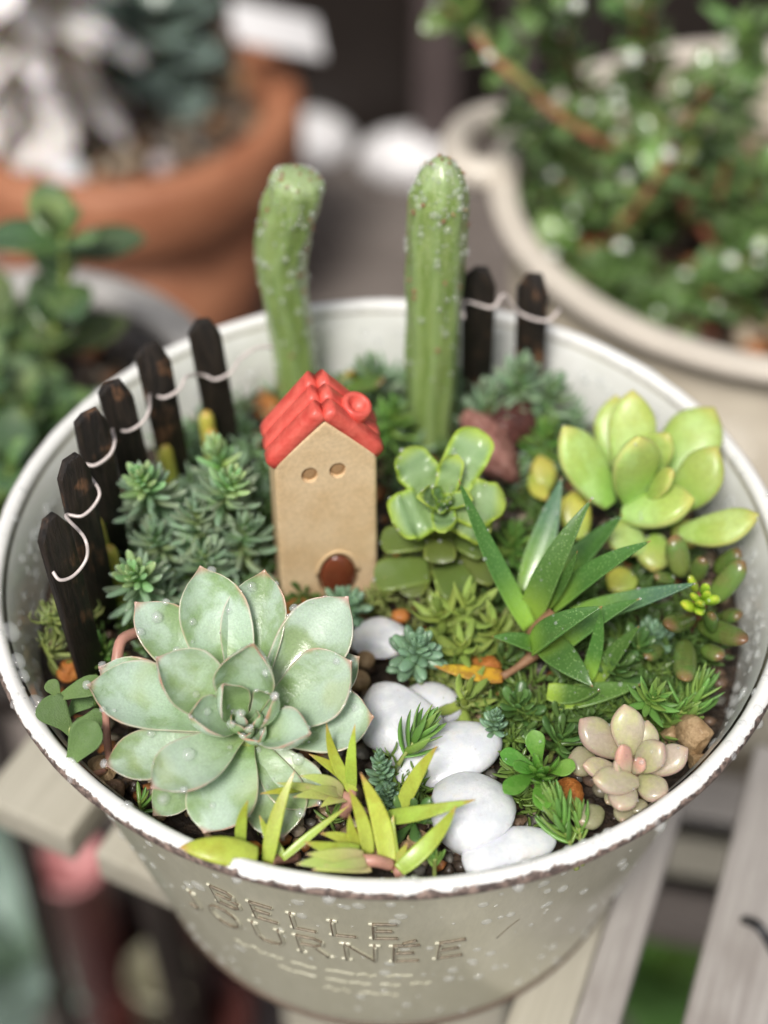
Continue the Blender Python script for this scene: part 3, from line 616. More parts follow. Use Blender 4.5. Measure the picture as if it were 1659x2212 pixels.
tag(obj('cable_loop', m.mesh('cable_loop'), M['black'], None, T3((0, 0, 0))), 'short black cable lying on the grey slat at lower right', 'cable')

# ------------------------------------------------------------------ the planter
pot = thing('enamel_planter', (0, 0, ZB), 'round cream enamel planter with a chipped white rim, full of succulents', 'planter')
def wr(z): return 7.58+(z+.4)*.218
ZPB = -9.35
m = MB(); prof = [(.01, ZPB+.12), (wr(ZPB)-.5, ZPB+.12), (wr(ZPB)-.45, ZPB), (wr(ZPB)-.1, ZPB), (wr(ZPB)+.02, ZPB+.25)]
prof += [(wr(z), z) for z in np.linspace(-8.9, -.25, 24)]+[(7.66, 0.)]
lathe(m, prof, 160); obj('body', m.mesh('body'), M['enamel'], pot, T3((0, 0, 0)))
m = MB(); lathe(m, [(7.6, -.02)]+[(wr(z)-.14, z) for z in np.linspace(-.3, -4, 8)]+[(.01, -4.)], 120); obj('lining', m.mesh('lining'), M['white_enamel'], pot, T3((0, 0, 0)))
m = MB(); V = []; A = []; nv = 240; na = 20
for i in range(na):
    for j in range(nv):
        p = 2*math.pi*j/nv; a = math.pi-2*math.pi*i/na      # R: 0 inner .. .5 outermost .. 1 inner again, over the top first
        rr = .175+.012*mnoise.noise(Vector((math.cos(p)*9, math.sin(p)*9, i*.4)))+.006*mnoise.noise(Vector((math.cos(p)*30, math.sin(p)*30, i*.9)))
        V.append(((7.825+rr*math.cos(a))*math.cos(p), (7.825+rr*math.cos(a))*math.sin(p), .02+rr*1.05*math.sin(a))); A.append((i/na, j/nv, 0, 1))
fc = loft_faces(na, nv, False, False)+[((na-1)*nv+j, (na-1)*nv+(j+1) % nv, (j+1) % nv, j) for j in range(nv)]
m.add(V, fc, A); obj('rim', m.mesh('rim'), M['rim'], pot, T3((0, 0, 0)))
m = MB(); lathe(m, [(wr(ZPB)-.05+.12*math.cos(a), ZPB+.10+.11*math.sin(a)) for a in np.linspace(0, 2*math.pi, 10, endpoint=False)], 160, closed=True); obj('base_ring', m.mesh('base_ring'), M['rust'], pot, T3((0, 0, 0)))
# raised lettering, strokes bent round the wall
LET = {'B': [[(0, 0), (0, 1), (.45, 1), (.58, .88), (.58, .66), (.42, .54), (0, .54)], [(.42, .54), (.66, .42), (.66, .14), (.5, 0), (0, 0)]],
 'E': [[(.6, 1), (0, 1), (0, 0), (.62, 0)], [(0, .52), (.48, .52)]], 'L': [[(0, 1), (0, 0), (.6, 0)]],
 'J': [[(.35, 1), (.35, .1), (.22, -.08), (0, -.02)]], 'O': [[(.4+.4*math.sin(a), .5+.5*math.cos(a)) for a in np.linspace(0, 2*math.pi, 17)]],
 'U': [[(0, 1), (0, .25), (.12, .04), (.33, -.02), (.54, .04), (.66, .25), (.66, 1)]], 'R': [[(0, 0), (0, 1), (.42, 1), (.58, .88), (.58, .66), (.42, .52), (0, .52)], [(.34, .52), (.68, 0)]],
 'N': [[(0, 0), (0, 1), (.7, 0), (.7, 1)]], 'É': [[(.6, 1), (0, 1), (0, 0), (.62, 0)], [(0, .52), (.48, .52)], [(.2, 1.12), (.5, 1.3)]]}
SER = {'B': [(0, 0), (0, 1)], 'E': [(0, 0), (0, 1)], 'L': [(0, 1), (0, 0)], 'J': [(.35, 1)], 'U': [(0, 1), (.66, 1)], 'R': [(0, 0), (0, 1), (.68, 0)], 'N': [(0, 0), (0, 1), (.7, 1)], 'É': [(0, 0), (0, 1)], 'O': []}
def wallpt(phi, z, off): r = wr(z)+off; return (r*math.sin(phi), -r*math.cos(phi), z)
def stroke(m, pts2, phi0, z0, sx, sz, wdt, off, rnd=0.):
    pts2 = np.asarray(pts2, float); dense = []
    for a, b in zip(pts2[:-1], pts2[1:]):
        for q in np.linspace(0, 1, 6, endpoint=False): dense.append(a+(b-a)*q)
    dense.append(pts2[-1]); tube(m, [wallpt(phi0+x*sx, z0+y*sz, off) for x, y in dense], [wdt]*len(dense), 6, rnd=rnd)
def word(txt, phi0, z0, h, wphi, gap):
    ph = phi0
    for ch in txt:
        for nm, off, wdt, mt in (('letter', -.004, .055, 'letter'),):
            m = MB()
            for s in LET[ch]: stroke(m, s, ph, z0, wphi, h, wdt, off)
            for sx, sy in SER[ch]: stroke(m, [(sx-.14, sy), (sx+.14, sy)], ph, z0, wphi, h, wdt*.8, off)
            l = obj(nm, m.mesh(nm), M[mt], pot, T3((0, 0, 0)))
        m = MB()                                            # relief shade painted as a dark line along each stroke's upper edge
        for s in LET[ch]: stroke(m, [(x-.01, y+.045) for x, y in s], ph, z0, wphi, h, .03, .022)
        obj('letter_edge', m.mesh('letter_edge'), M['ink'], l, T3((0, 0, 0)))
        ph += wphi*(max(x for s in LET[ch] for x, y in s)+gap)
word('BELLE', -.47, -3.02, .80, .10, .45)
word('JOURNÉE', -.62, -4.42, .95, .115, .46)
m = MB(); r_ = random.Random(4)
for (z0, p0, p1) in ((-5.45, -.50, .04), (-6.05, -.36, .11), (-6.75, -.22, .0)):
    p = p0
    while p < p1:
        l = r_.uniform(.03, .09); k = [(0, r_.uniform(0, .3)), (.4, r_.uniform(.3, 1)), (.7, r_.uniform(-.2, .4)), (1, r_.uniform(0, .5))]
        stroke(m, k, p, z0, l, .2, .03, -.008); p += l+r_.choice((.006, .006, .03))
tag(obj('small_script', m.mesh('small_script'), M['letter'], pot, T3((0, 0, 0))), 'faint raised lines of small illegible script')
m = MB(); stroke(m, [(0, 0), (.5, .6), (1, 1)], .30, -3.9, .05, .8, .012, .0); obj('scratch', m.mesh('scratch'), M['ink'], pot, T3((0, 0, 0)))
# water on the planter
def dome(m, p, nml, r, hgt, asp=1., ang=0.):
    V, f = ico(2 if r > .07 else 1); V = V.copy(); V[:, 0] *= asp
    c, s = math.cos(ang), math.sin(ang); V = np.c_[V[:, 0]*c-V[:, 1]*s, V[:, 0]*s+V[:, 1]*c, V[:, 2]]
    Mx = frame(np.zeros(3), np.cross(nml, [.31, .2, .93]), nml); Mr = np.array(Mx.to_3x3())
    m.add((V*np.array([r, r, hgt]))@Mr.T+np.asarray(p), f)
m = MB(); big = []
def put(p, n, r, h, asp=1., ang=0.):
    if r > .105:
        q = MB(); dome(q, p, n, r, h, asp, ang); obj('droplet', q.mesh('droplet'), M['water'], pot, T3((0, 0, 0)))
    else: dome(m, p, n, r, h, asp, ang)
for i in range(210):                                        # outside of the wall
    phi = rng.uniform(-1.35, 1.35); z = -.6-8.2*rng.random()**1.3; r = .03+.10*rng.random()**2.2
    put(wallpt(phi, z, 0), [math.sin(phi), -math.cos(phi), -.18], r, r*.45)
for (px, py, r) in [(433, 1912, .15), (1035, 1952, .1), (868, 1978, .12), (783, 1957, .12), (1170, 1903, .11), (1262, 1922, .10), (1185, 1955, .09), (1280, 1960, .12), (1055, 2055, .1), (1030, 2050, .08), (645, 1947, .11), (845, 2082, .11), (320, 1822, .09), (345, 1850, .08)]:
    best = min(((math.hypot(px-q[0], py-q[1]), ph, z) for ph in np.linspace(-1.2, 1.2, 97) for z in np.linspace(-8, -.5, 60) for q in [(lambda v: (829.5+F*v[0]/np.dot(v, _fw), 1106-F*np.dot(v, _up)/np.dot(v, _fw)))(np.array(wallpt(ph, z, 0))-CAM)]))
    put(wallpt(best[1], best[2], 0), [math.sin(best[1]), -math.cos(best[1]), -.18], r, r*.42, 1.15)
def inner(phi, z): r = wr(z)-.14; return (r*math.sin(phi), -r*math.cos(phi), z)
for i in range(800):                                        # inside of the wall: dense on the right, then the left
    u = rng.random()
    phi = rng.normal(1.75, .42) if u < .55 else (rng.normal(-1.75, .35) if u < .88 else rng.uniform(2.3, 3.9))
    z = -.35-1.2*rng.random(); r = .025+.11*rng.random()**2.3
    put(inner(phi, z), [-math.sin(phi), math.cos(phi), .18], r, r*.55, 1+.4*rng.random(), rng.uniform(0, 3))
for i in range(240):                                        # on the rim
    phi = rng.uniform(-3.14, 3.14); a = rng.uniform(.4, 2.8); r = .025+.07*rng.random()**2
    n = np.array([math.sin(phi)*math.cos(a), -math.cos(phi)*math.cos(a), math.sin(a)]); p = np.array([7.825*math.sin(phi), -7.825*math.cos(phi), .02])+n*.175
    put(p, n, r, r*.6)
for phi, r in ((.62, .13), (-.13, .12), (.27, .11), (1.0, .12), (-.33, .10)):      # hanging under the rim
    p = np.array([7.93*math.sin(phi), -7.93*math.cos(phi), -.16]); put(p, [math.sin(phi)*.5, -math.cos(phi)*.5, -.8], r, r)
for phi, r in ((-1.27, .2), (-1.17, .16), (-1.12, .13), (-1.02, .18), (-.97, .12)):  # fat beads inside the left rim
    put(np.array([7.58*math.sin(phi), -7.58*math.cos(phi), -.02]), [-math.sin(phi)*.8, math.cos(phi)*.8, .6], r, r*.75, 1.3)
tag(obj('droplets', m.mesh('droplets'), M['water'], pot, T3((0, 0, 0))), kind='stuff')

# ------------------------------------------------------------------ soil and grit in the planter
m = MB(); V = [(0, 0, soilz(0, 0))]; n = 96; nr = 30
for i in range(1, nr+1):
    for j in range(n):
        a = 2*math.pi*j/n; r = 7.22*i/nr; x, y = r*math.cos(a), r*math.sin(a)
        V.append((x, y, soilz(x, y)+.10*mnoise.noise(Vector((x*3, y*3, 5)))))
m.add(V, [(0, 1+j, 1+(j+1) % n) for j in range(n)]+[(1+i*n+j, 1+(i+1)*n+j, 1+(i+1)*n+(j+1) % n, 1+i*n+(j+1) % n) for i in range(nr-1) for j in range(n)])
tag(obj('soil', m.mesh('soil'), M['soil'], None, T3((0, 0, 0))), kind='structure')
m = MB()
for i in range(2300):
    a = rng.uniform(0, 6.28); r = 7.0*math.sqrt(rng.random()); x, y = r*math.cos(a), r*math.sin(a); sz = rng.uniform(.05, .17); V, f = ico(1)
    V = V*(1+.25*rng.normal(0, 1, (len(V), 1)))*np.array([sz*rng.uniform(.7, 1.4), sz, sz*rng.uniform(.6, 1)])
    m.add(V+np.array([x, y, soilz(x, y)+rng.uniform(.0, .1)]), f, np.tile((0, 0, rng.random(), 1), (len(V), 1)))
tag(obj('grit', m.mesh('grit', True), M['gravel'], None, T3((0, 0, 0))), 'mixed fine brown and orange grit scattered over the soil', 'grit', kind='stuff')

# ------------------------------------------------------------------ white pebbles and single stones
def pebble(px, py, wpx, hpx, z, rot, seed, label, mat='quartz', name='white_pebble', cat='pebble', rough=.1, sub=4, squash=.5, pit=0., cuts=0, freq=.62):
    p = P(px, py, z); a = cm(wpx, p)/2; b = cm(hpx, p)/2/.89
    me = stone(name, a, b, b*squash, seed, rough=rough, sub=sub, freq=freq, pit=pit, cuts=cuts or (4 if mat == 'quartz' else 0), soft=.6 if mat == 'quartz' else 1.)
    return tag(obj(name, me, M[mat], None, T3(p) @ Matrix.Rotation(rot, 4, 'Z')), label, cat)
G = 'white pebbles'
for a in [(826, 1378, 150, 98, -.9, .1, 31, 'white pebble furthest back, between the big rosette and a small bluish sprig'),
          (850, 1552, 178, 185, -.75, 1.0, 32, 'large white pebble touching the right leaf of the big rosette'),
          (930, 1522, 135, 100, -1.05, -.3, 33, 'white pebble half hidden behind the large pebble next to the rosette'),
          (962, 1632, 262, 138, -.75, .42, 34, 'long white pebble lying slanted in the middle of the pebble path'),
          (1012, 1764, 218, 196, -.6, .5, 35, 'biggest white pebble, under the curved yellow green blade'),
          (1085, 1842, 235, 102, -.62, .3, 36, 'white pebble lying against the front rim')]:
    o = pebble(*a); o['group'] = G
for a in [(1222, 1722, 84, 82, -.8, .2, 41, 'bright orange pumice stone below the small glossy rosette', 'pumice', 'pumice_stone', 'stone', .16, 4, .8, .05, 3),
          (1040, 1448, 95, 70, -1.0, .2, 42, 'orange stone behind the withered yellow leaf', 'pumice', 'pumice_stone', 'stone', .16, 3, .8, .05, 3),
          (1500, 1590, 82, 96, -.7, .4, 43, 'pointed tan stone chip beside the right rim', 'tan', 'stone_chip', 'stone', .2, 4, .9, .05, 6),
          (1512, 1650, 60, 70, -.85, .9, 44, 'rough tan stone chip between the rosy plant and the rim', 'tan', 'stone_chip', 'stone', .2, 4, .8, .09, 5),
          (1450, 1580, 50, 45, -.95, .9, 45, 'small whitish tan chip left of the pointed chip', 'tan', 'stone_chip', 'stone', .2, 3, .8, .05, 5),
          (222, 1660, 78, 62, -.75, -.5, 46, 'amber stone chip under the left leaf of the big rosette', 'tan', 'stone_chip', 'stone', .15, 4, .7, .03, 6),
          (245, 1712, 70, 55, -.8, .5, 47, 'dark brown stone just inside the left front rim', 'brownstone', 'stone_chip', 'stone', .2, 3, .8, .06, 4),
          (905, 1812, 52, 34, -.55, .3, 48, 'beige chip on top between the yellow blades and the biggest pebble', 'tan', 'stone_chip', 'stone', .2, 4, .8, .06, 5),
          (888, 1842, 60, 48, -.7, -.3, 49, 'ochre chip beneath the beige chip', 'tan', 'stone_chip', 'stone', .2, 4, .8, .05, 5),
          (1142, 1690, 46, 60, -.95, .2, 50, 'brown bark coloured stone under the small glossy rosette', 'brownstone', 'stone_chip', 'stone', .2, 3, .8, .06, 4),
          (1120, 1775, 46, 40, -.9, .2, 51, 'brown pebble at the right side of the biggest white pebble', 'brownstone', 'stone_chip', 'stone', .2, 3, .8, .06, 2),
          (1283, 1680, 50, 40, -1., .2, 52, 'dark pebble under the left rosy leaves', 'brownstone', 'pebble', 'pebble', .12, 3, .8),
          (1300, 1705, 44, 34, -1., .2, 53, 'grey olive pebble under the front rosy leaves', 'olive', 'pebble', 'pebble', .1, 3, .8),
          (790, 1425, 42, 40, -1., .2, 54, 'tan pebble just right of the big rosette', 'tan', 'pebble', 'pebble', .12, 3, .8),
          (775, 1470, 50, 44, -1., .2, 55, 'tan stone between the rosette and the large white pebble', 'tan', 'pebble', 'pebble', .12, 3, .8),
          (865, 1330, 44, 30, -1.2, .2, 57, 'orange stone in front of the little house', 'pumice', 'pumice_stone', 'stone', .15, 3, .8),
          (545, 1835, 44, 40, -.7, .2, 58, 'reddish brown stone in the dark gap behind the front rim', 'pumice', 'stone_chip', 'stone', .15, 3, .8, .05, 3),
          (150, 1450, 60, 50, -1.2, .2, 59, 'orange brown stone at the left wall behind the fuzzy seedling', 'pumice', 'stone_chip', 'stone', .15, 3, .8, .05, 3),
          (575, 880, 60, 60, -1.2, .2, 60, 'orange stone behind the red roof at the left', 'pumice', 'pumice_stone', 'stone', .15, 3, .8),
          (850, 1205, 40, 40, -1.3, .2, 61, 'orange stone at the right of the little house', 'pumice', 'pumice_stone', 'stone', .15, 3, .8),
          (1500, 1370, 70, 50, -1.2, .2, 62, 'reddish stone among the bean shaped leaves', 'lava', 'stone_chip', 'stone', .15, 3, .8, .05, 3)]:
    pebble(*a)
pebble(1092, 908, 112, 112, -.55, .3, 71, 'dark reddish lava stone behind the pinkish one', 'lava', 'lava_stone', 'lava stone', .24, 5, 1.0, .15, 3)
p = P(1050, 962, -.45); me = stone('lava_stone', .92, .52, .5, 72, rough=.28, sub=5, pit=.15, cuts=4)
tag(obj('lava_stone', me, M['lavap'], None, T3(p) @ Matrix.Rotation(-.65, 4, 'Z') @ Matrix.Rotation(.35, 4, 'Y')), 'pinkish brown lava stone lying in front of the dark one', 'lava stone')

# ------------------------------------------------------------------ the little clay house
HB = P(706, 1252, -1.5); HY = math.radians(10)
HM = T3(HB) @ Matrix.Rotation(HY, 4, 'Z')
house = thing('clay_house', HB, 'little tan clay house with a red glazed roof and round windows', 'house figurine')
HW, HD, HE, HA = .99, .60, 4.03, 4.98
V = []
for y in (-HD, HD):
    for x, z in ((-HW*1.03, -.3), (HW*1.0, -.3), (HW, HE), (0.0, HA), (-HW, HE)): V.append((x, y, z))
Fc = [(0, 1, 2, 3, 4), (9, 8, 7, 6, 5), (0, 5, 6, 1), (1, 6, 7, 2), (2, 7, 8, 3), (3, 8, 9, 4), (4, 9, 5, 0)]
m = MB(); m.add(V, Fc); wall = obj('wall', fixnormals(bevel(m.mesh('wall', False), .11, 4)), M['clay'], house, HM)
def cutter(me_verts):
    m = MB(); m.add(*me_verts); me = fixnormals(m.mesh('cut', False)); o = bpy.data.objects.new('cut', me); COL.objects.link(o); o.matrix_basis = HM; return o
def cyl(cx, cz, r, y0, y1, n=28, rz=None):
    V = [(cx+r*math.cos(2*math.pi*j/n), y, cz+(rz or r)*math.sin(2*math.pi*j/n)) for y in (y0, y1) for j in range(n)]
    return V, loft_faces(2, n)
cuts = [cutter(cyl(-.32, 3.65, .165, -2, -HD+.09, rz=.2)), cutter(cyl(.22, 3.69, .165, -2, -HD+.09, rz=.2)), cutter(cyl(.16, .75, .42, -2, -HD+.12, rz=.68))]
bpy.context.view_layer.update()
for c_ in cuts:
    md = wall.modifiers.new('b', 'BOOLEAN'); md.operation = 'DIFFERENCE'; md.object = c_; md.solver = 'EXACT'
dg = bpy.context.evaluated_depsgraph_get(); nm = bpy.data.meshes.new_from_object(wall.evaluated_get(dg)); wall.modifiers.clear(); wall.data = nm
bev = bpy.data.meshes.get('wall'); nm.name = 'wall'
nm.materials.clear(); nm.materials.append(M['clay'])
bm = bmesh.new(); bm.from_mesh(nm); bm.normal_update()
for f in bm.faces: f.smooth = False
bm.to_mesh(nm); bm.free()
for c_ in cuts: bpy.data.objects.remove(c_)
for cx, cz in ((-.32, 3.65), (.22, 3.69)):
    m = MB(); lathe(m, [(.005, .02), (.08, .03), (.125, .015), (.146, -.01)], 24); w_ = obj('window', m.mesh('window'), M['clayd'], house, HM @ T3((cx, -HD+.075, cz)) @ Matrix.Rotation(math.pi/2, 4, 'X') @ Matrix.Diagonal((1, 1.2, 1, 1)))
V, f = ico(3); V = V.copy(); V[:, 0] *= .37; V[:, 1] *= .14; V[:, 2] *= .57; m = MB(); m.add(V, f); obj('door', m.mesh('door'), M['brownglaze'], house, HM @ T3((.16, -HD+.02, .74)))
m = MB(); tube(m, [(.16+.43*math.cos(a), -HD+.01, .75+.70*math.sin(a)) for a in np.linspace(.1, math.pi-.1, 18)], [.045]*18, 8); obj('door_arch', m.mesh('door_arch'), M['clay'], house, HM)
for (x, y, s, mt) in ((-.66, -HD-.28, .34, 'orangeglaze'), (.80, -HD-.22, .27, 'brownglaze'), (-.2, -HD-.3, .22, 'brownglaze')):
    V, f = ico(3); m = MB(); m.add(V*np.array([s*1.2, s*.8, s]), f); obj('glazed_bush', m.mesh('glazed_bush'), M[mt], house, HM @ T3((x, y, .1)))
# roof: rounded ribs lying side by side down both slopes
for sgn in (-1, 1):
    ridge = np.array([0, 0, HA+.07]); eave = np.array([sgn*(HW+.0), 0, HE-.08]); dv = eave-ridge; up = nrm([sgn*(HA-HE), 0, HW])
    dep = 2*HD+.03; nrib = 3
    for k in range(nrib):
        yc = -dep/2+dep*(k+.5)/nrib; rw = dep/nrib*.515; V = []; nv = 18; ns = 12
        for i in range(ns):
            q = i/(ns-1); c = ridge+dv*(q*1.02-.01)+up*(.05-.03*q); swell = 1-.15*max(0, q-.92)/.08
            for j in range(nv):
                a = 2*math.pi*j/nv; yy = rw*abs(math.cos(a))**.5*np.sign(math.cos(a))*(1 if q < .97 else .95); zz = .2*swell*abs(math.sin(a))**.75*np.sign(math.sin(a))
                V.append(c+np.array([0, yc+yy+.05*math.sin(q*2.6+k)*.6, 0])+up*zz*(1 if zz > 0 else .6))
        m = MB(); m.add(V, loft_faces(ns, nv)); obj('roof_tile', m.mesh('roof_tile'), M['glaze'], house, HM)
m = MB(); lathe(m, [(.01, -.2), (.27, -.2), (.29, .05), (.31, .2), (.29, .3), (.22, .33), (.17, .29), (.15, .15), (.01, .12)], 28); obj('chimney', m.mesh('chimney'), M['glaze'], house, HM @ T3((.60, -.05, HA-.36)) @ Matrix.Rotation(.35, 4, 'Y') @ Matrix.Rotation(.25, 4, 'X'))

# ------------------------------------------------------------------ picket fences
def picket_mesh(W, H, Tk, seed):
    r = random.Random(seed); j = lambda k=.02: r.uniform(-k, k)
    pr = [(-.47*W+j(), -.2), (.47*W+j(), -.2), (.5*W+j(), H*.45), (.5*W+j(), H-.42+j(.08)), (.22*W+j(.04), H+j(.05)), (-.2*W+j(.04), H+j(.05)), (-.5*W+j(), H-.27+j(.1)), (-.5*W+j(), H*.45)]
    V = [(x+j(.008), y, z) for y in (-Tk/2, Tk/2) for x, z in pr]; n = len(pr)
    f = loft_faces(2, n); m = MB(); m.add(V, f); return fixnormals(bevel(m.mesh('picket', False), .02, 1, .3))
def picket_fence(name, label, tops, W, Tk, ztop, yaws):
    b = [P(px, py, zt) for (px, py), zt in zip(tops, ztop)]
    c = np.mean(b, axis=0); t = thing(name, (c[0], c[1], -1.5), label, 'fence'); fr = []
    for k, (p, zt, yw) in enumerate(zip(b, ztop, yaws)):
        zb = -1.7; Mx = T3((p[0], p[1], zb)) @ Matrix.Rotation(yw, 4, 'Z') @ Matrix.Rotation(random.uniform(-.06, .06), 4, 'Y') @ Matrix.Rotation(random.uniform(-.05, .05), 4, 'X')
        obj('picket', picket_mesh(W, zt-zb, Tk, k+len(tops)*10), M['char'], t, Mx); fr.append((Mx, zt))
    return t, fr
tops = [(132, 1121), (160, 1004), (192, 892), (268, 814), (350, 739), (466, 697)]
# yaw: the broad face looks toward the middle of the planter
lf, fr = picket_fence('picket_fence', 'row of six dark charred wooden pickets tied with wire at the left', tops, .66, .17, [3.3, 3.2, 3.05, 2.95, 2.85, 2.75], [.95, .85, .62, .5, .42, .35])
wp = []
for k, (Mx, zt) in enumerate(fr):
    R3 = Mx.to_3x3(); c = np.array(Mx.translation); xa = np.array(R3 @ Vector((1, 0, 0))); ya = np.array(R3 @ Vector((0, 1, 0)))
    z = zt-1.05-.06*k; z0 = z-c[2]
    q = lambda x, y, dz: c+xa*x+ya*y+np.array([0, 0, z0+dz])
    if k == 0: wp += [q(-.36, .1, .0), q(-.38, -.1, -.12), q(-.1, -.17, -.2), q(.25, -.17, -.05), q(.4, -.02, .25)]
    else: wp += [q(-.38, .02, .06), q(-.15, -.16, .0), q(.2, -.17, .10), q(.42, .0, .22)]
p_ = wp[-1]; wp += [p_+np.array([.35, .25, .12]), p_+np.array([.7, .45, .0])]
m = MB(); path = spline(wp, 190); tube(m, path, [.034]*190, 8); obj('wire', m.mesh('wire'), M['wire'], lf, T3((0, 0, 0)))
rf, fr = picket_fence('picket_fence', 'two dark pickets with wire at the back right of the planter', [(1043, 572), (1166, 602)], .7, .17, [2.75, 2.3], [-.25, -.4])
wp = [P(1000, 668, 2.0)+np.array([0, -.3, 0])]
for Mx, zt in fr:
    R3 = Mx.to_3x3(); c = np.array(Mx.translation); xa = np.array(R3 @ Vector((1, 0, 0))); ya = np.array(R3 @ Vector((0, 1, 0))); z0 = zt-.85-c[2]
    wp += [c+xa*-.3-ya*.25+np.array([0, 0, z0]), c+xa*.3-ya*.25+np.array([0, 0, z0-.05]), c+xa*.5+ya*.05+np.array([0, 0, z0+.1])]
m = MB(); tube(m, spline(wp, 60), [.038]*60, 7); obj('wire', m.mesh('wire'), M['wire'], rf, T3((0, 0, 0)))

# ------------------------------------------------------------------ two columnar stems
n = NT('cactus_skin'); nz = n.noise(3.2, 5, .65, stretch=(2.6, 2.6, .28)); sp = n.voro(13); u, e, r, a = n.attr(); f2 = n.noise(18, 3, .6); big = n.noise(.9, 2)
c = n.mix(n.mr(nz, .35, .65), (.20, .30, .075), (.31, .41, .14)); c = n.mix(n.mr(u, .75, 1.), c, (.33, .42, .20))
c = n.mix(n.math('MULTIPLY', n.mr(sp, .12, .34, 1, 0), n.mr(n.math('ADD', big, n.math('MULTIPLY', u, .35)), .55, .85)), c, (.58, .64, .42)); c = n.mix(n.math('MULTIPLY', n.mr(e, .35, .9), .5), c, (.32, .44, .18))
n.bump(nz, .5, .05); n.bump(f2, .4, .02); M['cactus'] = n.set(c, n.mr(f2, .3, .7, .22, .42), sss=.15, coat=.5, coatr=.12)
def cactus(label, pts, rad, seed, tip):
    path = spline(pts, 60); n_ = 60; nv = 40; base = pts[0]
    t = thing('columnar_cactus', base, label, 'cactus'); V = []; A = []; r0 = np.interp(np.linspace(0, 1, n_), *zip(*rad))
    tan = np.gradient(path, axis=0)
    for i in range(n_):
        tn = nrm(tan[i]); a = nrm(np.cross(tn, [0, 1, .02])*-1); a = nrm(np.cross([0, 1, 0], tn)); b = np.cross(tn, a)
        for j in range(nv):
            ph = 2*math.pi*j/nv; k = 8; s = .5+.5*math.cos(k*ph+.9*math.sin(i*.18+seed)); q = i*.62+(3.14 if int((k*ph)/6.28) % 2 else 0)
            d = .97+.07*s+.03*s*math.sin(q)+.03*mnoise.noise(Vector((math.cos(ph)*2, math.sin(ph)*2, i*.12+seed)))
            V.append(path[i]+r0[i]*d*(math.cos(ph)*a+math.sin(ph)*b)); A.append((i/(n_-1), s, 0, 1))
    m = MB(); m.add(V, loft_faces(n_, nv), A); st = obj('stem', m.mesh('stem'), M['cactus'], t, T3((0, 0, 0)))
    r = random.Random(seed); V = np.array(V).reshape(n_, nv, 3)
    spots = [(r.randrange(10, 58), r.randrange(nv)) for _ in range(26)]+[(58, 3), (58, 12), (57, 22), (59, 30), (58, 36)]
    for i, j in spots:
        p = V[i, j]; nrml = nrm(p-path[i]+np.array([0, 0, .1])); g = MB(); Vi, f = ico(1); g.add(Vi*np.array([.05, .05, .035])*r.uniform(.7, 1.3), f)
        for s_ in range(3): 
            d = nrm(np.array([r.gauss(0, .5), r.gauss(0, .5), 1])); g.add(np.array([(.012, 0, 0), (-.012, .01, 0), (0, -.012, 0), d*.11]), [(0, 1, 3), (1, 2, 3), (2, 0, 3)])
        obj('areole', g.mesh('areole', False), M['bstem'] if r.random() < .75 else M['tan'], t, frame(p, p+np.cross(nrml, [.2, .3, .9]), nrml))
    return t, V, path
c1b = P(645, 868, -1.5); dp = np.array([0, c1b[1], 0])
def vp(px, py, y):                                           # point at pixel on the upright plane y
    d = ray(px, py); return CAM+d*((y-CAM[1])/d[1])
K = [cactus('shorter green columnar cactus with a blunt scarred tip behind the red roof', [c1b, vp(632, 740, c1b[1]), vp(613, 620, c1b[1]-.1), vp(607, 550, c1b[1]-.1), vp(620, 470, c1b[1]-.15), vp(640, 405, c1b[1]-.2), vp(648, 372, c1b[1]-.2)],
            [(0, .48), (.2, .48), (.5, .56), (.7, .59), (.86, .57), (.93, .5), (.975, .35), (1, .07)], 3, 0)]
c2b = P(930, 945, -1.5)
K.append(cactus('taller straight green columnar cactus between house and lava stones', [c2b, vp(932, 800, c2b[1]), vp(937, 650, c2b[1]), vp(943, 520, c2b[1]), vp(947, 440, c2b[1]), vp(952, 385, c2b[1]), vp(955, 342, c2b[1])],
            [(0, .54), (.25, .57), (.5, .61), (.7, .59), (.82, .49), (.9, .36), (.95, .25), (.98, .18), (1, .05)], 8, 1))
def beads(t, clouds, n, r0, r1, mat='water', name='droplets', label=None):
    """water beads on given (point, normal) samples; the larger ones are single parts"""
    m = MB(); k = 0
    for _ in range(n):
        p, nn = clouds[rng.integers(len(clouds))]; r = r0+(r1-r0)*rng.random()**2.6
        if r > .1: q = MB(); dome(q, p, nn, r, r*.62); obj('droplet', q.mesh('droplet'), M[mat], t, T3((0, 0, 0)))
        else: dome(m, p, nn, r, r*.7); k += 1
    if k: tag(obj(name, m.mesh(name), M[mat], t, T3((0, 0, 0))), kind='stuff')
for t, V, path in K:
    cl = [(V[i, j], nrm(V[i, j]-path[i])) for i in range(8, 58) for j in range(40)]
    beads(t, cl, 260, .025, .1); cl = [(V[i, j], nrm(V[i, j]-path[i])) for i in range(40, 59) for j in range(40)]; 
    m = MB()
    for _ in range(70): p, nn = cl[rng.integers(len(cl))]; dome(m, p, nn, .02+.05*rng.random()**2, .03)
    tag(obj('droplets', m.mesh('droplets'), M['water'], t, T3((0, 0, 0))), kind='stuff')

# ------------------------------------------------------------------ rosette plants, leaf by leaf
def plant(name, label, cat, base): return thing(name, base, label, cat)
def samples(o, k=10, topz=.15):
    me = o.data; Mx = WM[o.name]; out = []; n_ = len(me.vertices)
    for i in rng.integers(0, n_, k*4):
        v = me.vertices[int(i)]; nn = Mx.to_3x3() @ v.normal
        if nn.z > topz: out.append((np.array(Mx @ v.co), np.array(nn)))
    return out[:k]
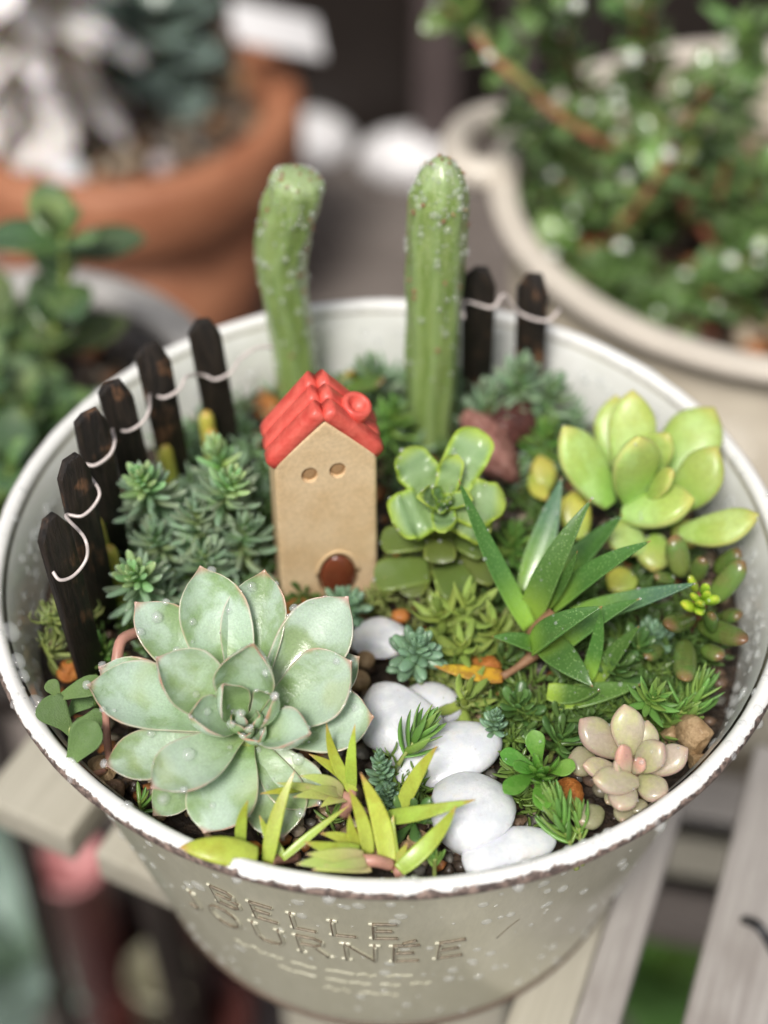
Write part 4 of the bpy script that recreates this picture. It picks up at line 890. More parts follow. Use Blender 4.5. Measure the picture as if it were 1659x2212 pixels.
# big powdery rosette
EC = P(533, 1566, .45); AX = nrm([.02, -.33, 1.]); eb = np.array([EC[0], EC[1]+.25, soilz(EC[0], EC[1])])
ech = plant('powdery_rosette', 'big pale green powdery rosette with pink leaf tips at the left front', 'succulent', eb)
m = MB(); tube(m, spline([eb-[0, 0, .2], (eb+EC)/2, EC-AX*.1], 8), [.32]*8, 12); obj('stem', m.mesh('stem'), M['gstem'], ech, T3((0, 0, 0)))
EL = [  # tip px, width px, height of the tip along the axis, base drop, bend, cup, base spread
 (432, 1222, 152, .95, -.35, .25, .30, .35), (572, 1230, 138, .70, -.5, .2, .30, .35), (291, 1300, 128, .55, -.5, .15, .25, .35), (752, 1288, 158, .75, -.35, .25, .28, .35),
 (212, 1440, 135, .15, -.55, .15, .25, .35), (187, 1480, 150, .50, -.35, .30, .30, .35), (226, 1652, 118, .10, -.5, .2, .25, .4), (440, 1800, 150, .05, -.45, -.2, .15, .4),
 (760, 1428, 160, .72, -.2, .2, .25, .35), (808, 1548, 150, .15, -.5, .1, .22, .4), (612, 1812, 140, -.35, -.6, -.1, .15, .4), (330, 1762, 100, -.45, -.6, .1, .2, .4), (778, 1418, 110, .0, -.6, .1, .2, .4),
 (326, 1702, 126, .75, -.1, -.15, .3, .32), (690, 1740, 120, -.3, -.6, 0, .2, .4),
 (337, 1420, 138, 1.15, .0, .1, .45, .26), (547, 1390, 134, 1.45, -.05, .1, .5, .24), (672, 1584, 100, .9, 0, .1, .5, .22), (408, 1545, 96, 1.1, .05, .15, .45, .2),
 (483, 1478, 84, 1.15, .1, .3, .55, .14), (594, 1503, 78, 1.1, .1, .3, .55, .14), (560, 1600, 62, .6, .1, .3, .45, .12), (500, 1560, 46, .7, .2, .5, .5, .08), (560, 1545, 40, .72, .2, .5, .5, .07), (530, 1590, 40, .6, .2, .5, .5, .07), (520, 1540, 34, .75, .2, .5, .5, .05), (543, 1570, 28, .72, .2, .5, .5, .03)]
cl = []
for i, (px, py, wpx, kz, drop, bend, cup, spread) in enumerate(EL):
    T_ = PP(px, py, EC+AX*kz, AX); rad = T_-EC; rad = nrm(rad-np.dot(rad, AX)*AX); B = EC+AX*(drop*.55-.02)+rad*spread*.45
    L = np.linalg.norm(T_-B); W = cm(wpx, T_)
    o = leaf_obj(ech, B, T_, AX*1.1-rad*(.25+.25*kz), W, min(.45, W*.4), 'ech', M['ech'], bend=bend+.12, cup=cup*1.7, nu=22, nv=24, keel=.75, seed=100+i, wave=.032, side=.05*math.sin(i*2.1))
    cl += samples(o, 12)
beads(ech, cl, 230, .022, .095)
for px, py, r in [(int(rng.integers(210, 780)), int(rng.integers(1250, 1780)), .065+.035*rng.random()) for _ in range(22)]+[(368, 1353, .12), (667, 1632, .12), (413, 1626, .13), (362, 1708, .13), (562, 1453, .08), (764, 1386, .09), (620, 1565, .08)]:
    best = min(cl, key=lambda q: (lambda v: math.hypot(829.5+F*v[0]/np.dot(v, _fw)-px, 1106-F*np.dot(v, _up)/np.dot(v, _fw)-py))(q[0]-CAM))
    q = MB(); dome(q, best[0]+best[1]*.02, best[1], r, r*.8); obj('droplet', q.mesh('droplet'), M['water'], ech, T3((0, 0, 0)))

# spotted dark pointed leaves
hb = P(1160, 1385, -1.0); hz = -.35
haw = plant('spotted_aloe_like_plant', 'spiky dark green plant with pale speckles and pointed leaves on the right', 'succulent', (hb[0], hb[1], soilz(hb[0], hb[1])))
m = MB(); tube(m, spline([hb+[-.3, -.1, -.5], hb+[-.1, 0, -.2], P(1160, 1370, -.2), P(1200, 1330, .1)], 10), [.2]*10, 10); obj('stem', m.mesh('stem'), M['bstem'], haw, T3((0, 0, 0)))
HL = [ # tip px, tip z, base px, base z, width, bend, mat, thickness factor
 (991, 1036, 2.6, 1142, 1355, -.3, 62, .18, 'haw', .4), (1214, 1030, 1.2, 1140, 1280, -.5, 82, .15, 'haw2', .35), (1279, 1076, 2.2, 1148, 1335, -.3, 84, -.55, 'haw', .4), (1346, 1111, 1.1, 1205, 1250, -.3, 78, .1, 'haw', .4),
 (1247, 1190, 1.7, 1172, 1320, -.1, 40, .15, 'haw', .5), (1407, 1168, 1.9, 1195, 1310, -.1, 76, -.2, 'haw', .45), (1507, 1259, 1.0, 1235, 1335, -.3, 76, -.15, 'haw2', .4), (1383, 1293, .9, 1205, 1400, -.3, 66, -.2, 'haw', .45),
 (1302, 1310, 1.3, 1152, 1398, -.1, 84, -.55, 'haw', .5), (1062, 1375, .25, 1158, 1400, -.3, 56, -.5, 'haw', .5), (1299, 1310, .9, 1268, 1470, -.7, 46, .1, 'haw', .5), (1381, 1352, .5, 1282, 1475, -.8, 58, .1, 'haw', .5),
 (1281, 1484, .0, 1178, 1392, -.2, 96, -.45, 'haw', .5), (1386, 1478, -.1, 1195, 1515, -.7, 76, .35, 'haw', .6), (1295, 1490, -.2, 1182, 1495, -.6, 66, .5, 'haw', .6)]
cl = []
for i, (px, py, z, bx, by, bz, wpx, bend, mt, tf) in enumerate(HL):
    T_ = P(px, py, z); B = P(bx, by, bz); W = cm(wpx*.76, T_); d = nrm(T_-B); toc = CAM-(T_+B)/2
    up = nrm(np.array([0, 0, 1.])*1.2+nrm(toc)*.8-np.array([d[0], d[1], 0])*.8)
    o = leaf_obj(haw, B, T_, up, W, W*tf, 'lance', M[mt], bend=bend, cup=.28, nu=20, nv=16, keel=.7, seed=200+i, side=.03*math.sin(i*3), twist=.25*math.sin(i*1.7)); cl += samples(o, 10)
beads(haw, cl, 70, .018, .06)
yl = plant('withered_leaf', 'withered yellow leaf with red speckles below the spotted plant', 'leaf', P(1010, 1458, -.7)); 
leaf_obj(yl, P(1085, 1462, -.75), P(936, 1438, -.45), [0, 0, 1.], cm(44, hb), .16, 'lance', M['yell'], name='blade', bend=.1, cup=.1, nu=14, nv=12)
m = MB(); tube(m, spline([P(1085, 1462, -.75), P(1120, 1440, -.7), P(1165, 1405, -.6)], 8), [.08, .08, .07, .07, .08, .1, .12, .15], 8); obj('dry_stalk', m.mesh('dry_stalk'), M['bstem'], yl, T3((0, 0, 0)))

# felted lime-edged stacked plant
cb = P(955, 1090, 1.1); CAX = nrm([.05, -.45, 1.])
cr = plant('stacked_lime_succulent', 'stacked succulent with thick lime edged leaves right of the house', 'succulent', (cb[0], cb[1]+.6, soilz(cb[0], cb[1]+.6)))
m = MB(); tube(m, spline([np.array([cb[0]+.1, cb[1]+.9, -1.7]), cb+[.05, .5, -1.2], cb-CAX*.1], 8), [.25]*8, 10); obj('stem', m.mesh('stem'), M['gstem'], cr, T3((0, 0, 0)))
CL = [(868, 972, 118, .35, .2, .45), (1036, 926, 125, .35, .3, .45), (846, 1128, 150, .15, .2, .45), (1092, 1090, 140, .2, .2, .45), (1060, 1150, 110, -.1, .1, .35), (985, 980, 72, .75, .5, .25), (905, 1068, 70, .6, .5, .2), (965, 1148, 74, .55, .4, .2), (1020, 1075, 60, .6, .5, .2), (935, 1050, 36, .7, .6, .08), (975, 1075, 36, .7, .6, .08), (950, 1108, 34, .65, .6, .08), (962, 1086, 26, .75, .6, .04)]
cl = []
for i, (px, py, wpx, kz, cup, spread) in enumerate(CL):
    T_ = PP(px, py, cb+CAX*kz, CAX); rad = T_-cb; rad = nrm(rad-np.dot(rad, CAX)*CAX); B = cb-CAX*.12+rad*spread*.2; W = cm(wpx*.74, T_)
    o = leaf_obj(cr, B, T_, CAX-rad*.3*kz, W, W*.5, 'square', M['cras'], bend=.05, cup=cup*1.3, nu=22, nv=24, keel=.5, seed=300+i, wave=.24, twist=.3*math.sin(i*2.)); cl += samples(o, 12)
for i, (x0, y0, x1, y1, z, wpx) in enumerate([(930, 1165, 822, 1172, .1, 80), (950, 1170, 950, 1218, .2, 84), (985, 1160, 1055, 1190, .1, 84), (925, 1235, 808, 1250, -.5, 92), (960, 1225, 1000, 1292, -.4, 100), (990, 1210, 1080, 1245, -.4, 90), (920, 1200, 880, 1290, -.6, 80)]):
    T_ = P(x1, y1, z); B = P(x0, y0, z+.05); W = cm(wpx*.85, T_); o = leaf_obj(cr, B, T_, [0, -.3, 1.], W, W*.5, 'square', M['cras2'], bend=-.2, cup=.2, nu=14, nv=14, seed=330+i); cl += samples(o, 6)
beads(cr, cl, 160, .018, .06)

# plump lime leaves on the right
pb = P(1400, 1085, .2); pa = plant('plump_lime_succulent', 'pale lime green plant with thick plump leaves leaning over the right rim', 'succulent', (pb[0], pb[1]+.4, soilz(pb[0], pb[1])))
m = MB(); tube(m, spline([np.array([pb[0]-.2, pb[1]+.5, -1.7]), pb+[-.1, .3, -.8], pb], 8), [.3]*8, 10); obj('stem', m.mesh('stem'), M['gstem'], pa, T3((0, 0, 0)))
PL = [(1217, 920, 1.6, 1318, 1090, .1, 108, 'pach'), (1331, 853, 1.2, 1335, 1010, .2, 84, 'pach'), (1367, 842, 1.8, 1352, 1030, .4, 104, 'pach'), (1380, 944, 2.2, 1362, 1085, .3, 112, 'pach'), (1444, 936, 1.5, 1395, 1030, .4, 76, 'pach'), (1543, 880, 1.2, 1432, 1030, .2, 128, 'pach'), (1550, 965, 1.5, 1450, 1100, .2, 104, 'pach'), (1454, 1016, 1.5, 1400, 1075, .6, 60, 'pach'),
      (1345, 1112, .2, 1500, 1078, 1.0, 108, 'pach'), (1640, 1112, .9, 1468, 1152, .1, 88, 'pach'), (1312, 1128, .1, 1390, 1190, -.3, 84, 'pach'), (1240, 1058, .0, 1255, 1165, -.6, 70, 'pach2'), (1165, 983, -.3, 1180, 1060, -.7, 54, 'pach2'), (1410, 1235, -.5, 1420, 1155, -.2, 74, 'pach'), (1310, 1240, -.7, 1375, 1265, -.7, 66, 'pach2'), (1215, 1075, -.6, 1245, 1120, -.6, 56, 'pach2'), (1180, 1080, -.6, 1150, 1020, -.6, 40, 'pach2'), (1500, 1180, -.6, 1460, 1130, -.2, 70, 'pach2')]
cl = []
for i, (px, py, z, bx, by, bz, wpx, mt) in enumerate(PL):
    T_ = P(px, py, z); B = P(bx, by, bz)
    if i == 8: T_, B = B, T_
    W = cm(wpx, T_); d = nrm(T_-B); up = nrm(np.array([0, -.25, 1.])-np.array([d[0], d[1], 0])*.6)
    o = leaf_obj(pa, B, T_, up, W, W*.62, 'plump', M[mt], bend=.18, cup=.08, nu=20, nv=20, keel=.25, seed=400+i, tk=[(0, .5), (.2, .85), (.5, 1), (.75, .9), (.9, .6), (.97, .3), (1, .04)], side=.05*math.sin(i*1.9)); cl += samples(o, 6)
beads(pa, cl, 60, .018, .07)

# bean-leaved plant by the right wall
bb = P(1500, 1330, -.8); be = plant('bean_leaved_stonecrop', 'bean leaved stonecrop with red tipped leaves along the right wall', 'succulent', (bb[0], bb[1], soilz(bb[0], bb[1])))
m = MB(); tube(m, spline([bb-[0, 0, .7], bb, P(1520, 1290, .2)], 6), [.14]*6, 8); obj('stem', m.mesh('stem'), M['rstem'], be, T3((0, 0, 0)))
BL = [(1455, 1156, .6, 1475, 1245, -.2, 64, 'bean'), (1520, 1205, .5, 1500, 1255, -.2, 46, 'bean'), (1414, 1245, .1, 1455, 1252, -.2, 36, 'bean'), (1608, 1212, .6, 1535, 1300, -.3, 62, 'bean'), (1440, 1352, .5, 1495, 1330, -.3, 62, 'bean'), (1538, 1326, .7, 1535, 1360, 0, 44, 'bean'), (1614, 1385, .3, 1510, 1345, -.4, 66, 'bean'), (1480, 1470, .1, 1480, 1385, -.6, 66, 'bean'), (1600, 1190, .3, 1545, 1235, -.4, 54, 'bean'), (1600, 1330, -.2, 1560, 1330, -.6, 48, 'bean'), (1395, 1420, -.4, 1430, 1400, -.7, 44, 'bean'), (1560, 1420, -.3, 1520, 1400, -.6, 50, 'bean'),
      (1527, 1262, 1.0, 1520, 1285, .5, 28, 'beang'), (1496, 1285, 1.0, 1510, 1295, .5, 28, 'beang'), (1512, 1302, 1.1, 1515, 1300, .4, 30, 'beang'), (1546, 1292, .9, 1530, 1300, .4, 40, 'beang'), (1476, 1306, .8, 1505, 1310, .2, 40, 'beang'), (1490, 1247, .7, 1505, 1275, .2, 32, 'beang'), (1510, 1325, .8, 1515, 1310, .3, 30, 'beang'), (1530, 1278, 1.0, 1522, 1295, .5, 26, 'beang')]
cl = []
for i, (px, py, z, bx, by, bz, wpx, mt) in enumerate(BL):
    T_ = P(px, py, z); B = P(bx, by, bz); W = cm(wpx*.82, T_); o = leaf_obj(be, B, T_, [0, -.2, 1.], W, W*.9, 'bean', M[mt], bend=.12, nu=14, nv=14, keel=.1, seed=500+i, tk=[(0, .3), (.1, .7), (.3, .96), (.6, 1), (.84, .8), (.94, .5), (1, .05)]); cl += samples(o, 5)
beads(be, cl, 16, .015, .07)

# rosy plump plant
gb = P(1368, 1655, -.25); gr = plant('rosy_plump_succulent', 'small pinkish beige succulent with plump rosy leaves near the right front rim', 'succulent', (gb[0], gb[1], soilz(gb[0], gb[1])))
m = MB(); tube(m, spline([gb-[0, 0, .9], gb-[0, 0, .3], gb+[0, 0, .1]], 6), [.2]*6, 10); obj('stem', m.mesh('stem'), M['grapb'], gr, T3((0, 0, 0)))
GL = [(1253, 1553, .3, 1338, 1632, -.2, 78, 'grap'), (1349, 1521, .6, 1366, 1632, -.1, 76, 'grap'), (1400, 1556, .3, 1380, 1645, -.2, 66, 'grap'), (1343, 1610, .9, 1357, 1668, .2, 46, 'grapb'), (1432, 1606, .6, 1376, 1662, .0, 70, 'grap'), (1486, 1616, .2, 1400, 1668, -.2, 66, 'grap'), (1259, 1652, .1, 1335, 1665, -.2, 50, 'grap'), (1281, 1682, .5, 1378, 1690, .2, 66, 'grap'), (1336, 1748, .1, 1358, 1690, .0, 66, 'grap'), (1440, 1722, -.1, 1378, 1680, -.2, 66, 'grap'), (1226, 1640, -.3, 1290, 1650, -.4, 70, 'grapo'), (1250, 1775, -.25, 1300, 1750, -.4, 62, 'grapo'), (1345, 1775, -.25, 1350, 1730, -.4, 46, 'grapo'), (1390, 1755, -.3, 1365, 1730, -.4, 46, 'grapo'), (1310, 1735, -.3, 1345, 1700, -.4, 40, 'grapo'), (1330, 1645, .6, 1350, 1675, .1, 36, 'grap'), (1390, 1640, .5, 1368, 1668, .1, 34, 'grapb')]
cl = []
for i, (px, py, z, bx, by, bz, wpx, mt) in enumerate(GL):
    T_ = P(px, py, z); B = P(bx, by, bz); W = cm(wpx*.98, T_); d = nrm(T_-B); o = leaf_obj(gr, B, T_, nrm(np.array([0, -.25, 1.])-np.array([d[0], d[1], 0])*.4), W, W*.74, 'plump', M[mt], bend=.2, cup=.08, nu=18, nv=18, keel=.25, seed=600+i, tk=[(0, .5), (.2, .85), (.5, 1), (.75, .9), (.9, .6), (.97, .3), (1, .04)]); cl += samples(o, 6)
beads(gr, cl, 50, .015, .055)

# small glossy rosette
rb_ = P(1168, 1660, -.35); ro = plant('small_glossy_rosette', 'small glossy green rosette with spoon leaves right of the long white pebble', 'succulent', (rb_[0], rb_[1], soilz(rb_[0], rb_[1])))
m = MB(); tube(m, spline([P(1160, 1740, -1.2), P(1165, 1690, -.8), rb_], 6), [.1]*6, 8); obj('stem', m.mesh('stem'), M['bstem'], ro, T3((0, 0, 0)))
cl = []
for i, (px, py, z, wpx) in enumerate([(1150, 1577, .2, 46), (1080, 1628, .0, 44), (1110, 1660, .35, 40), (1089, 1714, .1, 46), (1173, 1752, .1, 46), (1243, 1660, .05, 46), (1205, 1640, .3, 36), (1160, 1632, .3, 30), (1190, 1680, .4, 30), (1158, 1688, .4, 30), (1150, 1655, .5, 24), (1182, 1655, .5, 24), (1170, 1672, .5, 22), (1168, 1650, .5, 20), (1170, 1660, .55, 16)]):
    T_ = P(px, py, z); W = cm(wpx, T_); rad = nrm((T_-rb_)*[1, 1, 0]+1e-6); o = leaf_obj(ro, rb_+rad*.03-[0, 0, .05], T_, [0, -.15, 1.], W, W*.4, 'spoon', M['ros'], bend=-.15 if i < 6 else .25, cup=.2, nu=14, nv=14, seed=700+i); cl += samples(o, 6)
beads(ro, cl, 30, .012, .04)

# yellow-green grassy stonecrop at the front rim
def grass(label, base, leaves, stems=()):
    t = plant('yellow_stonecrop', label, 'stonecrop', base)
    for pts in stems:
        m = MB(); tube(m, spline([P(*q) for q in pts], 10), [.11]*10, 8); obj('stem', m.mesh('stem'), M['stem'], t, T3((0, 0, 0)))
    for i, (tx, ty, tz, bx, by, bz, wpx, bend, mt) in enumerate(leaves):
        T_ = P(tx, ty, tz); B = P(bx, by, bz); W = cm(wpx*.74, T_); d = nrm(T_-B); up = nrm(nrm(CAM-T_)*.9+np.array([0, 0, .8])-d*.2)
        leaf_obj(t, B, T_, up, W, W*.42, 'lance', M[mt], bend=bend, cup=.22, nu=16, nv=12, seed=800+i+int(tx), side=.06*math.sin(tx))
    return t
g1 = P(760, 1740, -.7)
grass('yellow green grassy stonecrop with pink joints in front of the big rosette', (g1[0], g1[1], soilz(g1[0], g1[1])), [
 (705, 1561, 1.0, 764, 1712, -.2, 38, .25, 'grass'), (767, 1563, 1.1, 760, 1705, -.2, 36, -.1, 'grass'), (666, 1628, .4, 757, 1690, -.3, 38, -.5, 'grass'), (597, 1691, .4, 700, 1712, -.2, 32, -.2, 'grassp'), (632, 1722, .3, 735, 1722, -.2, 44, -.3, 'grassp'), (646, 1676, .5, 740, 1712, -.1, 40, -.4, 'grassp'), (660, 1700, .6, 735, 1716, -.1, 34, -.3, 'grassp'), (690, 1745, .1, 745, 1725, -.2, 34, -.3, 'grassp'),
 (778, 1668, .9, 840, 1866, -.3, 62, .2, 'grass'), (753, 1702, .7, 797, 1845, -.3, 44, .2, 'grass'), (755, 1758, .5, 780, 1845, -.4, 36, .2, 'grass'), (637, 1664, .8, 578, 1862, -.3, 46, -.1, 'grass'), (757, 1738, .2, 610, 1855, -.3, 26, -.1, 'grass'), (536, 1728, .7, 520, 1825, -.2, 36, .2, 'grass'), (560, 1715, .3, 660, 1700, -.2, 28, -.4, 'grass')],
 [[(760, 1700, -.25), (755, 1730, -.3), (742, 1760, -.7)], [(700, 1712, -.15), (735, 1718, -.2), (762, 1730, -.3)], [(845, 1868, -.35), (820, 1850, -.5), (790, 1840, -.8)], [(580, 1862, -.3), (600, 1855, -.5), (640, 1850, -.9)]])
g2 = P(860, 1860, -.6)
grass('yellow green stonecrop blades arching over the white pebbles', (g2[0], g2[1], soilz(g2[0], g2[1])), [
 (945, 1610, .9, 866, 1745, -.3, 48, .1, 'grass'), (1029, 1727, .5, 830, 1768, -.2, 50, -.5, 'grass'), (986, 1739, .8, 862, 1880, -.2, 56, .55, 'grass'), (850, 1760, .2, 855, 1880, -.4, 40, 0, 'grass'), (880, 1820, .0, 850, 1885, -.4, 34, .2, 'grass')],
 [[(864, 1885, -.3), (858, 1870, -.5), (858, 1850, -.9)]])
g3 = P(720, 1850, -.6)
grass('pale bud of yellow stonecrop lying along the front rim', (g3[0], g3[1], soilz(g3[0], g3[1])), [
 (655, 1818, .3, 775, 1840, -.1, 48, -.3, 'grass'), (638, 1867, .25, 790, 1866, -.1, 60, -.25, 'grassp'), (660, 1845, .4, 785, 1852, -.05, 48, -.3, 'grassp'), (672, 1880, .2, 800, 1872, -.15, 46, -.2, 'grassp'), (690, 1800, .1, 780, 1835, -.3, 40, -.3, 'grass'), (560, 1760, .0, 610, 1850, -.4, 36, .2, 'grass'), (700, 1870, .5, 790, 1862, 0, 34, -.2, 'grassp')],
 [[(785, 1858, -.08), (815, 1860, -.1), (845, 1868, -.3)]])
yt = plant('loose_yellow_leaf', 'bright yellow leaf lying over the front rim', 'leaf', P(470, 1845, .2))
leaf_obj(yt, P(556, 1850, .05), P(388, 1830, .28), [0, -.2, 1.], cm(62, g1), .18, 'grass', M['grass'], name='blade', bend=-.35, cup=-.1, nu=16, nv=12)

# fuzzy seedling at the left
fb = P(230, 1655, -.6); fz = plant('fuzzy_seedling', 'small fuzzy leaved seedling between the left rim and the big rosette', 'seedling', (fb[0], fb[1], soilz(fb[0], fb[1])))
for pts, r in (([(238, 1655, -.7), (232, 1600, -.1), (228, 1530, .5)], .07), ([(228, 1665, -.7), (195, 1672, -.3), (165, 1650, .0)], .06), ([(165, 1650, .0), (150, 1570, .4), (130, 1500, .7)], .05)):
    m = MB(); tube(m, spline([P(*q) for q in pts], 12), [r]*12, 8); obj('stem', m.mesh('stem'), M['stem'] if r > .055 else M['gstem'], fz, T3((0, 0, 0)))
for (tx, ty, tz, bx, by, bz, wp_, bend, cup) in [(92, 1510, .8, 158, 1585, .3, 74, -.3, .1), (210, 1560, .7, 150, 1655, .0, 78, -.3, .5), (228, 1475, 1.0, 118, 1515, .6, 48, -.5, .3), (104, 1470, 1.0, 132, 1512, .7, 34, -.2, .2), (222, 1560, .2, 165, 1560, .2, 60, -.2, .2), (195, 1500, .4, 145, 1545, .3, 52, -.2, .2)]:
    T_ = P(tx, ty, tz); leaf_obj(fz, P(bx, by, bz), T_, [.1, -.4, 1.], cm(wp_, T_), .14, 'spoon', M['fuzz'], bend=bend, cup=cup, nu=14, nv=14)
rs = P(270, 1420, .2); m = MB(); tube(m, spline([P(300, 1365, .6), P(262, 1385, .8), P(250, 1440, .6), P(232, 1495, .1)], 14), [.11]*14, 8)
tag(obj('pink_runner', m.mesh('pink_runner'), M['stem'], None, T3((0, 0, 0))), 'bent pinkish bare stem behind the left leaf of the rosette', 'stem')

# ------------------------------------------------------------------ needle-leaved stonecrop sprigs
NM = {}
def needles(key, L, W, T, mat, prof='needle', n=4, nu=7, nv=7, bend=.25):
    NM[key] = []
    for i in range(n):
        me = leaf_mesh('leaf', 1., W/L, T/L, prof, bend=bend*(.3+.35*i), nu=nu, nv=nv, keel=.2, seed=i); me.materials.append(M[mat]); NM[key].append(me)
needles('blue', .8, .16, .13, 'blue', bend=.4); needles('blueg', .6, .18, .15, 'blueg'); needles('green', .8, .14, .10, 'green', bend=.3); needles('teal', .4, .16, .14, 'teal'); needles('flat', .9, .24, .09, 'green', 'grass'); needles('yflat', .9, .25, .1, 'ygreen', 'grass', bend=.5); needles('moss', .6, .08, .06, 'moss', bend=1.2); needles('dark', .7, .28, .15, 'dark', 'spoon')
def sprig(label, px, py, z, axis, n, L, key, hd=None, topkey=None, spread=(1.35, .25), stem=.045, cat='stonecrop', group=None, name='stonecrop_sprig', zb=None, stemcol='gstem', tight=1., scale_top=.45):
    """tip of the sprig at the pixel; axis leads up to it; leaves spiral from spreading to upright"""
    tip = P(px, py, z); ax = nrm(axis); h = hd or n*.028*L/.6; root = tip-ax*h
    zb = soilz(tip[0], tip[1]) if zb is None else zb
    foot = np.array([root[0]-ax[0]*.3, root[1]-ax[1]*.3, min(zb, root[2]-.05)])
    t = thing(name, foot, label, cat, group); path = spline([foot, (foot+root)/2+rng.normal(0, .05, 3)*[1, 1, .2], root, tip], 24)
    m = MB(); tube(m, path, np.linspace(stem*1.3, stem*.6, 24), 6); obj('stem', m.mesh('stem'), M[stemcol], t, T3((0, 0, 0)))
    a = nrm(np.cross(ax, [.3, 1, .1])); b = np.cross(ax, a); ph = rng.uniform(0, 6.28)
    for i in range(n):
        f = (i+.5)/n; ph += 2.39996+rng.normal(0, .12); p = root+(tip-root)*(f**.85); ang = spread[0]+(spread[1]-spread[0])*f**tight+rng.normal(0, .1)
        d = ax*math.cos(ang)+(a*math.cos(ph)+b*math.sin(ph))*math.sin(ang); s = L*(1-(1-scale_top)*f**1.5)*rng.uniform(.85, 1.12)
        e_ = p+d*s
        if -8 < e_[2] < .05 and math.hypot(e_[0], e_[1]) > 7.15: continue
        k = topkey if (topkey and f > .55) else key; me = NM[k][rng.integers(len(NM[k]))]
        obj('leaf', me, None, t, frame(p, p+d, ax+rng.normal(0, .05, 3)) @ Matrix.Scale(s, 4))
    return t
GB = 'bluish needle leaved stonecrop stems between fence and house'
for a in [('front lit bluish stonecrop head with fresh green centre, nearest the pickets', 302, 1030, 1.6, (-.05, -.35, 1), 58, .80, 1.5),
          ('fresh green stonecrop head leaning towards the little house', 505, 1032, 1.6, (.35, -.2, 1), 54, .80, 1.5),
          ('lower stonecrop head just above the rosette leaf, beside the first pickets', 288, 1238, 1.0, (-.05, -.45, 1), 46, .82, 1.2),
          ('bluish stonecrop stem behind, close to the last two pickets', 470, 965, 1.1, (-.05, .1, 1), 40, .85, 1.6),
          ('shaded stonecrop stem in the middle of the bluish clump', 420, 1100, .9, (.0, -.1, 1), 44, .85, 1.5),
          ('shaded stonecrop stem right beside the clay wall', 530, 1130, .5, (.15, -.1, 1), 40, .85, 1.3),
          ('low stonecrop stem beneath the front lit head', 330, 1150, .4, (-.1, -.2, 1), 36, .85, 1.2),
          ('low stonecrop stem behind the tip of the tall rosette leaf', 440, 1195, .2, (.05, -.2, 1), 36, .8, 1.0),
          ('small low stonecrop stem at the back of the rosette', 350, 1290, -.1, (.0, -.2, 1), 28, .75, .8)]:
    sprig(*a[:7], 'blue', hd=a[7], topkey='blueg' if a[3] > .95 else None, group=GB, spread=(1.75, .22))
beads_ = None
